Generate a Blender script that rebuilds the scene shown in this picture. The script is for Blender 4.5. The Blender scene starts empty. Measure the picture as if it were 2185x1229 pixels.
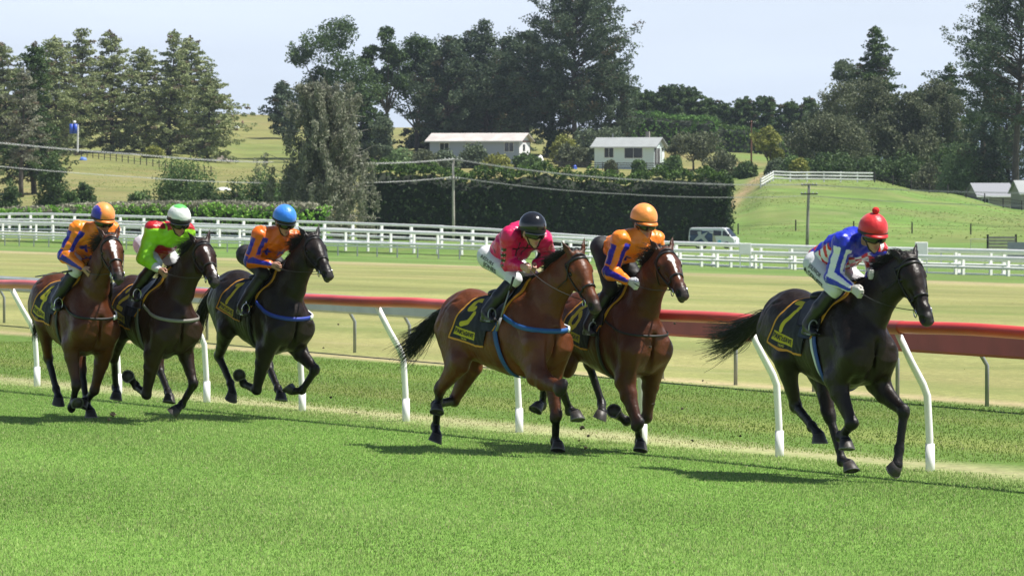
import bpy, math, random
import numpy as np
from mathutils import Vector, Matrix
C = bpy.context.scene.collection
sc = bpy.context.scene
f32 = np.float32
HAZE = 0.00006
# ------------------------------------------------------------------ camera
CAMH = 2.5
cam_d = bpy.data.cameras.new("camera"); cam = bpy.data.objects.new("camera", cam_d); C.objects.link(cam)
cam_d.sensor_fit = 'HORIZONTAL'; cam_d.sensor_width = 36.0; cam_d.lens = 36.0 * 10000 / 2185
cam_d.clip_start = 0.5; cam_d.clip_end = 30000
PITCH = math.atan((614.5 - 392) / 10000)
cam.location = (0, 0, CAMH); cam.rotation_euler = (math.pi / 2 - PITCH, 0, 0)
cam_d.dof.use_dof = True; cam_d.dof.focus_distance = 45.0; cam_d.dof.aperture_fstop = 14.0
sc.camera = cam
# ------------------------------------------------------------------ light
SUN_AZ, SUN_EL = math.radians(-6), math.radians(61)      # azimuth from +X towards +Y
sv = Vector((math.cos(SUN_EL) * math.cos(SUN_AZ), math.cos(SUN_EL) * math.sin(SUN_AZ), math.sin(SUN_EL)))
sun_d = bpy.data.lights.new("sun", 'SUN'); sun_d.energy = 5.0; sun_d.angle = math.radians(0.53); sun_d.color = (1.0, 0.955, 0.88)
sun = bpy.data.objects.new("sun", sun_d); C.objects.link(sun); sun.rotation_euler = sv.to_track_quat('Z', 'Y').to_euler()
sun.location = (60, 40, 90)
world = bpy.data.worlds.new("World"); sc.world = world; world.use_nodes = True
wn, wl = world.node_tree.nodes, world.node_tree.links
for n in list(wn): wn.remove(n)
sky = wn.new('ShaderNodeTexSky'); sky.sky_type = 'NISHITA'; sky.sun_disc = False
sky.sun_elevation = SUN_EL; sky.sun_rotation = math.atan2(sv.x, sv.y); sky.altitude = 400; sky.air_density = 1.0; sky.dust_density = 0.6; sky.ozone_density = 3.0
tc = wn.new('ShaderNodeTexCoord'); mp = wn.new('ShaderNodeMapping'); mp.inputs['Scale'].default_value = (1.0, 1.0, 7.0)
nz = wn.new('ShaderNodeTexNoise'); nz.inputs['Scale'].default_value = 7.0; nz.inputs['Detail'].default_value = 6; nz.inputs['Roughness'].default_value = 0.55
cr = wn.new('ShaderNodeValToRGB'); cr.color_ramp.elements[0].position = 0.30; cr.color_ramp.elements[1].position = 0.70; cr.color_ramp.elements[0].color = (.80, .80, .80, 1)
mx = wn.new('ShaderNodeMix'); mx.data_type = 'RGBA'; ml = wn.new('ShaderNodeMath'); ml.operation = 'MULTIPLY'; ml.inputs[1].default_value = 0.96
bg = wn.new('ShaderNodeBackground'); bg.inputs['Strength'].default_value = 0.050; wo = wn.new('ShaderNodeOutputWorld')
wl.new(tc.outputs['Generated'], mp.inputs['Vector']); wl.new(mp.outputs['Vector'], nz.inputs['Vector']); wl.new(nz.outputs['Fac'], cr.inputs['Fac'])
sx_ = wn.new('ShaderNodeSeparateXYZ'); wl.new(tc.outputs['Generated'], sx_.inputs[0]); hz = wn.new('ShaderNodeMapRange'); hz.inputs[1].default_value = 0.05; hz.inputs[2].default_value = 0.30; hz.inputs[3].default_value = 1.0; hz.inputs[4].default_value = 0.08
m2 = wn.new('ShaderNodeMath'); m2.operation = 'MULTIPLY'; wl.new(sx_.outputs[2], hz.inputs[0]); wl.new(hz.outputs[0], m2.inputs[1]); wl.new(cr.outputs['Color'], ml.inputs[0]); wl.new(ml.outputs[0], m2.inputs[0]); wl.new(m2.outputs[0], mx.inputs[0]); wl.new(sky.outputs['Color'], mx.inputs[6])
mx.inputs[7].default_value = (11.6, 12.9, 15.2, 1); wl.new(mx.outputs[2], bg.inputs['Color']); wl.new(bg.outputs[0], wo.inputs['Surface'])
sc.view_settings.view_transform = 'Standard'; sc.view_settings.look = 'None'; sc.view_settings.gamma = 1; sc.view_settings.exposure = 0.68
sc.view_settings.use_curve_mapping = False

# ------------------------------------------------------------------ helpers
def prop(o, label=None, cat=None, group=None, kind=None):
    if label: o['label'] = label
    if cat: o['category'] = cat
    if group: o['group'] = group
    if kind: o['kind'] = kind
    return o
def empty(name, loc, label, cat, group=None, rot=None):
    o = bpy.data.objects.new(name, None); C.objects.link(o); o.location = loc; o.empty_display_size = .3
    if rot is not None: o.rotation_euler = rot
    return prop(o, label, cat, group)
def link(name, me, mat, parent=None):
    if mat is not None:
        for m in (mat if isinstance(mat, (list, tuple)) else [mat]): me.materials.append(m)
    o = bpy.data.objects.new(name, me); C.objects.link(o)
    if parent is not None: o.parent = parent
    return o
def npmesh(name, V, F, mat, parent=None, smooth=False, col=None, mi=None):
    V = np.asarray(V, f32); F = np.asarray(F, np.int32); k = F.shape[1]
    me = bpy.data.meshes.new(name); me.vertices.add(len(V)); me.vertices.foreach_set('co', V.ravel())
    me.loops.add(F.size); me.loops.foreach_set('vertex_index', F.ravel())
    me.polygons.add(len(F)); me.polygons.foreach_set('loop_start', np.arange(0, F.size, k, dtype=np.int32))
    if smooth: me.polygons.foreach_set('use_smooth', np.ones(len(F), bool))
    if mi is not None: me.polygons.foreach_set('material_index', np.asarray(mi, np.int32))
    me.update(calc_edges=True)
    if col is not None:
        col = np.asarray(col, f32)
        if col.shape[1] == 3: col = np.hstack([col, np.ones((len(col), 1), f32)])
        a = me.color_attributes.new('Col', 'FLOAT_COLOR', 'POINT'); a.data.foreach_set('color', col.ravel())
    return link(name, me, mat, parent)
class MB:
    def __init__(s): s.v = []; s.f = []; s.m = []
    def add(s, V, F, mi=0):
        b = len(s.v); s.v += [tuple(map(float, p)) for p in V]
        for q in F: s.f.append(tuple(b + i for i in q)); s.m.append(mi)
    def box(s, lo, hi, mi=0, M=None):
        x0, y0, z0 = lo; x1, y1, z1 = hi
        V = [(x0,y0,z0),(x1,y0,z0),(x1,y1,z0),(x0,y1,z0),(x0,y0,z1),(x1,y0,z1),(x1,y1,z1),(x0,y1,z1)]
        if M is not None: V = [M @ Vector(p) for p in V]
        s.add(V, [(0,3,2,1),(4,5,6,7),(0,1,5,4),(1,2,6,5),(2,3,7,6),(3,0,4,7)], mi)
    def tube(s, pts, rad, n=8, mi=0, cap=True, flat=None):
        pts = [Vector(p) for p in pts]; rad = rad if isinstance(rad, (list, tuple)) else [rad] * len(pts)
        up = None; V = []
        for i, p in enumerate(pts):
            t = (pts[min(i + 1, len(pts) - 1)] - pts[max(i - 1, 0)]).normalized()
            if up is None:
                up = Vector((0, 0, 1)) if abs(t.z) < .9 else Vector((1, 0, 0))
            sd = t.cross(up).normalized(); u2 = sd.cross(t); up = u2
            for j in range(n):
                a = 2 * math.pi * j / n; V.append(p + (sd * math.cos(a) + u2 * math.sin(a) * (flat or 1)) * rad[i])
        F = [(i*n+j, i*n+(j+1)%n, (i+1)*n+(j+1)%n, (i+1)*n+j) for i in range(len(pts)-1) for j in range(n)]
        if cap: F += [tuple(range(n))[::-1], tuple((len(pts)-1)*n + j for j in range(n))]
        s.add(V, F, mi)
    def ell(s, c, r, n=12, m=8, mi=0, M=None):
        V = []; F = []
        for i in range(m + 1):
            th = math.pi * i / m
            for j in range(n):
                a = 2 * math.pi * j / n; V.append(Vector((math.sin(th)*math.cos(a)*r[0], math.sin(th)*math.sin(a)*r[1], math.cos(th)*r[2])))
        if M is not None: V = [M @ p for p in V]
        V = [p + Vector(c) for p in V]
        for i in range(m):
            for j in range(n): F.append((i*n+j, (i+1)*n+j, (i+1)*n+(j+1)%n, i*n+(j+1)%n))
        s.add(V, F, mi)
    def build(s, name, mat, parent=None, smooth=False):
        me = bpy.data.meshes.new(name); me.from_pydata(s.v, [], s.f); me.update()
        if any(s.m): me.polygons.foreach_set('material_index', s.m)
        if smooth: me.polygons.foreach_set('use_smooth', [True] * len(s.f))
        return link(name, me, mat, parent)
def bevel(o, w=.01, seg=2):
    b = o.modifiers.new('bevel', 'BEVEL'); b.width = w; b.segments = seg; b.limit_method = 'ANGLE'; return o
# ------------------------------------------------------------------ materials
def mat(name, col, rough=.6, spec=.5, metal=0, noise=0, nscale=8, bump=0, bscale=60, attr=False, sheen=0, transl=0, coat=0, rvar=0):
    m = bpy.data.materials.new(name); m.use_nodes = True; N, L = m.node_tree.nodes, m.node_tree.links
    b = N['Principled BSDF']; b.inputs['Roughness'].default_value = rough; b.inputs['Specular IOR Level'].default_value = spec; b.inputs['Metallic'].default_value = metal
    b.inputs['Sheen Weight'].default_value = sheen; b.inputs['Coat Weight'].default_value = coat
    src = None
    if attr:
        a = N.new('ShaderNodeAttribute'); a.attribute_name = 'Col'; src = a.outputs['Color']
    else:
        r = N.new('ShaderNodeRGB'); r.outputs[0].default_value = (*col, 1); src = r.outputs[0]
    t = N.new('ShaderNodeTexCoord')
    if noise:
        n = N.new('ShaderNodeTexNoise'); n.inputs['Scale'].default_value = nscale; n.inputs['Detail'].default_value = 5; L.new(t.outputs['Object'], n.inputs['Vector'])
        mr = N.new('ShaderNodeMapRange'); mr.inputs[1].default_value = .3; mr.inputs[2].default_value = .7; mr.inputs[3].default_value = 1 - noise; mr.inputs[4].default_value = 1 + noise
        L.new(n.outputs['Fac'], mr.inputs[0]); h = N.new('ShaderNodeVectorMath'); h.operation = 'SCALE'; L.new(src, h.inputs[0]); L.new(mr.outputs[0], h.inputs['Scale']); src = h.outputs[0]
    L.new(src, b.inputs['Base Color'])
    if rvar:
        n3 = N.new('ShaderNodeTexNoise'); n3.inputs['Scale'].default_value = 7; n3.inputs['Detail'].default_value = 8; n3.inputs['Roughness'].default_value = .7; L.new(t.outputs['Object'], n3.inputs['Vector']); m3 = N.new('ShaderNodeMapRange'); m3.inputs[1].default_value = .3; m3.inputs[2].default_value = .7; m3.inputs[3].default_value = rough - rvar; m3.inputs[4].default_value = rough + rvar; L.new(n3.outputs['Fac'], m3.inputs[0]); L.new(m3.outputs[0], b.inputs['Roughness'])
    if bump:
        n2 = N.new('ShaderNodeTexNoise'); n2.inputs['Scale'].default_value = bscale; n2.inputs['Detail'].default_value = 4; L.new(t.outputs['Object'], n2.inputs['Vector'])
        bp = N.new('ShaderNodeBump'); bp.inputs['Strength'].default_value = min(1, bump); bp.inputs['Distance'].default_value = .01 if bump <= 1 else .01 * bump
        L.new(n2.outputs['Fac'], bp.inputs['Height']); L.new(bp.outputs[0], b.inputs['Normal'])
    if transl:
        tr = N.new('ShaderNodeBsdfTranslucent'); L.new(src, tr.inputs['Color']); ms = N.new('ShaderNodeMixShader'); ms.inputs[0].default_value = transl
        L.new(b.outputs[0], ms.inputs[1]); L.new(tr.outputs[0], ms.inputs[2]); L.new(ms.outputs[0], N['Material Output'].inputs['Surface'])
    return m
M_coat = mat('horse_coat', None, rough=.44, spec=.30, attr=True, noise=.28, nscale=5, bump=.8, bscale=21, rvar=.13)
M_hair = mat('horse_hair', (.008, .007, .007), rough=.42, spec=.5)
M_hoof = mat('hoof_horn', (.035, .03, .027), rough=.5, noise=.3, nscale=40)
M_shoe = mat('shoe_metal', (.13, .125, .12), rough=.5, metal=.4)
M_eye = mat('eye', (.008, .006, .004), rough=.15, spec=.35)
M_leather = mat('black_leather', (.012, .011, .011), rough=.4, noise=.2)
M_steel = mat('steel', (.65, .65, .66), rough=.25, metal=1)
M_silk = mat('silk', None, rough=.34, spec=.45, attr=True, sheen=.0, bump=1.6, bscale=16)
M_cloth = mat('woven_cloth', None, rough=.75, attr=True, bump=.2, bscale=300, noise=.06, nscale=30)
M_skin = mat('skin', None, rough=.5, attr=True, noise=.06, nscale=30)
M_breech = mat('breeches', None, rough=.6, attr=True, bump=.35, bscale=30)
M_boot = mat('boot_leather', (.012, .012, .013), rough=.34, noise=.3, nscale=20, bump=.3, bscale=30)
M_lens = mat('goggle_lens', (.008, .008, .009), rough=.08, spec=.8)
M_print = mat('print_ink', (.012, .012, .015), rough=.7)
M_printg = mat('print_grey', (.10, .10, .12), rough=.7)
M_white = mat('white_paint', (.85, .85, .84), rough=.45, noise=.05, nscale=3)
M_whiteold = mat('weathered_white', (.68, .69, .68), rough=.6, noise=.18, nscale=.7)
M_redrail = mat('red_plastic', None, attr=True, rough=.40, noise=.18, nscale=2.2)
M_galv = mat('galvanised', (.30, .32, .33), rough=.45, metal=.5, noise=.15, nscale=5)
M_wood = mat('weathered_wood', (.27, .25, .23), rough=.85, noise=.25, nscale=2, bump=.3, bscale=8)
M_darkwood = mat('dark_wood', (.035, .032, .03), rough=.85, noise=.3, nscale=1)
M_bark = mat('bark', (.075, .062, .05), rough=.9, noise=.35, nscale=1.5)
M_barkpale = mat('pale_bark', (.33, .31, .28), rough=.85, noise=.3, nscale=1.2)
M_leaf = mat('foliage', None, rough=.6, spec=.2, attr=True, transl=.22)
M_grass = mat('grass_blades', None, rough=.55, spec=.25, attr=True, transl=.35)
def W(px, py, Y): return np.array([(px - 1092.5) * Y / 1e4, Y, CAMH - (py - 392) * Y / 1e4])
# ------------------------------------------------------------------ ground
RP = np.array([-5.87, 57.87]); RD = np.array([.485, -.8745]); RN = np.array([.8745, .485])   # running rail: point, direction, normal (away)
def rd(X, Y): return (np.asarray(X) - RP[0]) * RN[0] + (np.asarray(Y) - RP[1]) * RN[1]
PXC = np.array([-600, 0, 300, 550, 800, 1100, 1350, 1500, 1570, 1640, 1700, 1850, 2000, 2185, 2800], float)
YST = np.array([500, 540, 630, 700, 800, 920, 1000, 1080, 1300, 6000], float)
PYT = np.array([
 [520,485,420,385,325,262,225,205,215,300],[520,480,420,385,325,262,225,203,215,300],[520,475,415,385,328,292,265,243,250,310],[520,475,410,380,350,300,270,246,255,320],
 [520,500,440,400,345,305,285,272,275,340],[520,505,440,400,345,300,282,275,275,340],[520,505,440,400,350,315,300,288,285,340],[520,505,440,398,352,322,305,298,300,340],
 [520,482,408,380,350,326,310,302,302,340],[520,468,383,372,352,330,318,305,305,340],[520,462,386,379,374,368,360,350,345,350],[518,465,388,383,383,380,375,370,365,360],
 [516,470,412,418,425,420,410,400,390,380],[513,478,448,452,450,440,430,420,410,385],[510,480,470,470,460,450,440,430,420,390]], float)
ZT = CAMH - (PYT - 392) * YST[None, :] / 1e4
def smooth(x, a, b): t = np.clip((x - a) / (b - a), 0, 1); return t * t * (3 - 2 * t)
def gz(X, Y):
    X = np.asarray(X, float); Y = np.maximum(np.asarray(Y, float), 1.); d = rd(X, Y)
    zA = -2.4 * smooth(d, 6, 150) - .25 * smooth(d, 9, 40) - .006 * np.clip(d - 121, 0, 200)
    zA = zA + np.interp(1092.5 + 1e4 * X / Y, [0, 967, 1480, 1700], [1.2, .65, -.2, -.3]) * smooth(d, 121.5, 130)
    px = np.clip(1092.5 + 1e4 * X / Y, PXC[0], PXC[-1] - 1e-6); yy = np.clip(Y, YST[0], YST[-1] - 1e-6)
    i = np.clip(np.searchsorted(PXC, px, side='right') - 1, 0, len(PXC) - 2); j = np.clip(np.searchsorted(YST, yy, side='right') - 1, 0, len(YST) - 2)
    u = (px - PXC[i]) / (PXC[i+1] - PXC[i]); u = u*u*(3-2*u); v = (yy - YST[j]) / (YST[j+1] - YST[j])
    zB = (ZT[i,j]*(1-u) + ZT[i+1,j]*u)*(1-v) + (ZT[i,j+1]*(1-u) + ZT[i+1,j+1]*u)*v
    w = smooth(Y, 380, 470)
    return zA * (1 - w) + zB * w
# ------------------------------------------------------------------ ground sheet
def build_ground():
    u = np.concatenate([np.linspace(-.42, -.125, 40), np.linspace(-.12, .12, 241), np.linspace(.125, .42, 40)])
    Y = np.concatenate([np.arange(-30, 78, 1.5), np.arange(78, 480, 6.), np.arange(480, 1310, 7.), [1400, 1600, 2000, 2600, 3500, 4800, 6000]])
    U, YY = np.meshgrid(u, Y); X = U * (np.maximum(YY, 0) + 40); Z = gz(X, YY)
    rng = np.random.default_rng(3)
    Z = np.where(YY > 480, Z + .09 * np.sin(X * .11 + YY * .031) * np.sin(YY * .07 + 1), Z)
    nU = len(u); idx = np.arange(len(Y) * nU).reshape(len(Y), nU)
    F = np.stack([idx[:-1, :-1], idx[:-1, 1:], idx[1:, 1:], idx[1:, :-1]], -1).reshape(-1, 4)
    px = 1092.5 + 1e4 * X / np.maximum(YY, 1); py = 392 + 1e4 * (CAMH - Z) / np.maximum(YY, 1)
    green = np.array([.125, .22, .05]); dry = np.array([.235, .195, .085]); olive = np.array([.19, .20, .065]); dirt = np.array([.36, .27, .15]); lush = np.array([.10, .19, .04])
    def patch(x0, y0, sx, sy): return np.exp(-((px - x0) / sx) ** 2 - ((YY - y0) / sy) ** 2)
    w = np.zeros(X.shape)                                         # dryness of the far fields
    w = smooth(YY, 500, 560) * (1 - smooth(px, 1500, 1600)) * .85
    w *= 1 - .8 * patch(520, 850, 230, 60) - .6 * patch(330, 770, 140, 22)
    w = np.maximum(w, .45 * smooth(YY, 820, 900)); w = np.maximum(w, .95 * patch(1175, 850, 70, 90)); w = np.maximum(w, .9*patch(1560, 800, 120, 60))
    w = np.clip(w + .18 * np.sin(X * .13 + 2 * np.sin(YY * .02)) * np.sin(YY * .045) , 0, 1)
    hillr = smooth(px, 1560, 1640) * smooth(YY, 470, 520) * (1 - smooth(YY, 640, 700))
    w = w * (1 - hillr) + hillr * np.clip(.16 + .22 * np.sin(X * .21 + YY * .05) * np.sin(YY * .09 + X * .07), 0, 1)
    col = green + (dry - green) * w[..., None]
    k = patch(420, 860, 400, 160)[..., None] * .8; col = col * (1 - k) + olive * k
    pth = np.exp(-((px - (1640 - (py - 360) * 1.05)) / 16) ** 2) * smooth(YY, 545, 575) * (1 - smooth(YY, 690, 740)) ; col = col * (1 - pth[..., None]) + dirt * pth[..., None]
    al = smooth(YY, 300, 400) * smooth(rd(X, YY), 100, 135)
    m = bpy.data.materials.new('turf'); m.use_nodes = True; N, L = m.node_tree.nodes, m.node_tree.links; b = N['Principled BSDF']
    b.inputs['Roughness'].default_value = .9; b.inputs['Specular IOR Level'].default_value = .1
    g = N.new('ShaderNodeNewGeometry')
    mpg = N.new('ShaderNodeMapping'); mpg.vector_type = 'POINT'; mpg.inputs['Rotation'].default_value = (0, 0, -math.atan2(RN[1], RN[0])); L.new(g.outputs['Position'], mpg.inputs['Vector'])
    sx = N.new('ShaderNodeSeparateXYZ'); L.new(mpg.outputs[0], sx.inputs[0])
    d0 = float(RP @ RN)
    wob = N.new('ShaderNodeTexNoise'); wob.inputs['Scale'].default_value = .9; L.new(g.outputs['Position'], wob.inputs['Vector'])
    def math_(op, a, bb, c=None):
        n = N.new('ShaderNodeMath'); n.operation = op
        for i, v in enumerate((a, bb, c)):
            if v is None: continue
            if isinstance(v, (int, float)): n.inputs[i].default_value = v
            else: L.new(v, n.inputs[i])
        return n.outputs[0]
    d = math_('SUBTRACT', sx.outputs[0], d0); d = math_('MULTIPLY_ADD', wob.outputs['Fac'], .5, math_('SUBTRACT', d, .25))
    D0, D1 = -40., 130.
    tt = math_('DIVIDE', math_('SUBTRACT', d, D0), D1 - D0)
    rp = N.new('ShaderNodeValToRGB'); L.new(tt, rp.inputs[0]); E = rp.color_ramp.elements
    G1 = (.13, .24, .045); PAL = (.30, .30, .15); G2 = (.10, .17, .036); G3 = (.15, .185, .05); TAN = (.34, .29, .16); DR = (.268, .262, .104); DG = (.228, .24, .088); FG = (.12, .21, .05)
    st = [(-40, G1), (-.35, G1), (.1, PAL), (.75, PAL), (1.0, G2), (2.1, G2), (2.5, G3), (3.1, G3), (3.4, G2), (4.6, (.115, .185, .04)), (5.3, G3), (6.0, G2), (7.2, G2), (7.5, TAN), (7.8, TAN), (8.3, DG), (10, DR), (12, DR), (14, DG), (20, DR), (24, DG), (34, DR), (44, DG), (56, DR), (72, DG), (84, DR), (92, TAN), (97, TAN), (99, FG), (130, FG)]
    for i, (p, c) in enumerate(st):
        e = E[i] if i < 2 else E.new((p - D0) / (D1 - D0))
        e.position = (p - D0) / (D1 - D0); e.color = (*c, 1)
    at = N.new('ShaderNodeAttribute'); at.attribute_name = 'Col'
    mx = N.new('ShaderNodeMix'); mx.data_type = 'RGBA'; L.new(at.outputs['Alpha'], mx.inputs[0]); L.new(rp.outputs[0], mx.inputs[6]); L.new(at.outputs['Color'], mx.inputs[7])
    src = mx.outputs[2]
    def vary(scale, amt, det, vec, off=0):
        nonlocal src
        n = N.new('ShaderNodeTexNoise'); n.inputs['Scale'].default_value = scale; n.inputs['Detail'].default_value = det; L.new(vec, n.inputs['Vector'])
        mr = N.new('ShaderNodeMapRange'); mr.inputs[1].default_value = .3; mr.inputs[2].default_value = .7; mr.inputs[3].default_value = 1 - amt; mr.inputs[4].default_value = 1 + amt
        L.new(n.outputs['Fac'], mr.inputs[0]); h = N.new('ShaderNodeVectorMath'); h.operation = 'SCALE'; L.new(src, h.inputs[0]); L.new(mr.outputs[0], h.inputs['Scale']); src = h.outputs[0]
    ms = N.new('ShaderNodeMapping'); ms.inputs['Scale'].default_value = (1, .22, 1); L.new(mpg.outputs[0], ms.inputs['Vector'])
    vary(.28, .16, 6, ms.outputs[0]); vary(.06, .14, 3, g.outputs['Position']); vary(7, .22, 4, g.outputs['Position']); vary(26, .22, 3, g.outputs['Position'])
    def mottle(scale, lo, hi, colr, amt, vec):
        nonlocal src
        n = N.new('ShaderNodeTexNoise'); n.inputs['Scale'].default_value = scale; n.inputs['Detail'].default_value = 5; n.inputs['Roughness'].default_value = .65; L.new(vec, n.inputs['Vector'])
        mr = N.new('ShaderNodeMapRange'); mr.inputs[1].default_value = lo; mr.inputs[2].default_value = hi; mr.inputs[3].default_value = 0; mr.inputs[4].default_value = amt; L.new(n.outputs['Fac'], mr.inputs[0])
        far_ = math_('MULTIPLY', mr.outputs[0], math_('MINIMUM', 1.0, math_('MAXIMUM', 0.0, math_('MULTIPLY', math_('SUBTRACT', d, 8.0), .5))))
        m_ = N.new('ShaderNodeMix'); m_.data_type = 'RGBA'; L.new(far_, m_.inputs[0]); L.new(src, m_.inputs[6]); m_.inputs[7].default_value = (*colr, 1); src = m_.outputs[2]
    mottle(.22, .48, .70, (.13, .19, .05), .55, ms.outputs[0]); mottle(.8, .52, .75, (.14, .185, .055), .5, g.outputs['Position']); mottle(.35, .58, .75, (.38, .33, .19), .5, ms.outputs[0]); mottle(.09, .52, .72, (.20, .19, .075), .5, g.outputs['Position']); mottle(.035, .48, .66, (.22, .19, .095), .35, g.outputs['Position']); mottle(.16, .5, .7, (.085, .13, .035), .5, g.outputs['Position'])
    L.new(src, b.inputs['Base Color'])
    o = npmesh('ground', np.stack([X, YY, Z], -1).reshape(-1, 3), F, m, smooth=True, col=np.concatenate([col, al[..., None]], -1).reshape(-1, 4))
    o['kind'] = 'structure'; o['label'] = 'grass racecourse ground running up to dry hills'; o['category'] = 'ground'
build_ground()
def build_grass():
    rng = np.random.default_rng(5); VV = []; CC = []
    def lay(n, y0, y1, dmin, dmax, hmin, hmax, wd, colA, colB, lean=.5, dens=None):
        Y = np.sqrt(rng.uniform(y0 * y0, y1 * y1, n)); X = rng.uniform(-.114, .114, n) * Y
        d = rd(X, Y) + .18 * np.sin(X * 3 + Y * 2.3) + .1 * rng.normal(size=n); k = (d > dmin) & (d < dmax)
        X, Y = X[k], Y[k]; n = len(X); Z = gz(X, Y) - .004
        a = rng.uniform(0, 2 * np.pi, n); big = .5 + .5 * np.sin(X * 1.9 + 1.3 * np.sin(Y * 1.1)) * np.sin(Y * 1.4 + X * .6); 
        h = rng.uniform(hmin, hmax, n) * (.75 + .35 * big); w = wd * rng.uniform(.7, 1.3, n)
        la = rng.uniform(0, 2 * np.pi, n); l = h * lean * rng.uniform(.2, 1.2, n)
        p = np.stack([X, Y, Z], -1); s = np.stack([np.cos(a) * w, np.sin(a) * w, 0 * w], -1)
        mid = p + np.stack([np.cos(la) * l * .35, np.sin(la) * l * .35, h * .6], -1)
        t = p + np.stack([np.cos(la) * l, np.sin(la) * l, h], -1)
        V = np.stack([p - s, p + s, mid + s * .75, mid - s * .75, t], 1)
        mixv = np.clip(rng.beta(1.6, 2.2, n) * .8 + .35 * (big - .5), 0, 1)[:, None]; c = (np.array(colA) * (1 - mixv) + np.array(colB) * mixv) * rng.uniform(.75, 1.25, n)[:, None]
        dk = d[k]; c = c * (1 + .10 * np.sin(dk * 1.7 + .6 * np.sin(X * .8)) + .09 * np.sin(X * .9 + 2) * np.sin(Y * .55) - .10 * smooth(X, .8, 4))[:, None]; dead = rng.random(n) < .09; c[dead] = np.array([.46, .45, .24]) * rng.uniform(.7, 1.1, dead.sum())[:, None]  # dead straw blades, made pale and frequent to paint specular flecks too
        VV.append(V); CC.append(np.repeat(c[:, None], 5, 1))
    lay(800000, 29.2, 64, -60, -.1, .012, .032, .0032, (.225, .385, .085), (.49, .60, .22))
    lay(70000, 44, 66, -.3, .8, .012, .03, .004, (.26, .28, .11), (.42, .40, .22), .8)
    lay(230000, 42, 74, .7, 7.3, .012, .034, .0045, (.17, .28, .05), (.32, .38, .11))
    V = np.concatenate(VV); Cc = np.concatenate(CC); n = len(V); b = np.arange(n)[:, None] * 5
    F = np.concatenate([b + np.array([[0, 1, 2]]), b + np.array([[0, 2, 3]]), b + np.array([[3, 2, 4]])])
    o = npmesh('grass', V.reshape(-1, 3), F, M_grass, col=Cc.reshape(-1, 3)); prop(o, 'short bright green turf of the race track in the foreground', 'grass', kind='stuff')
build_grass()
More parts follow.
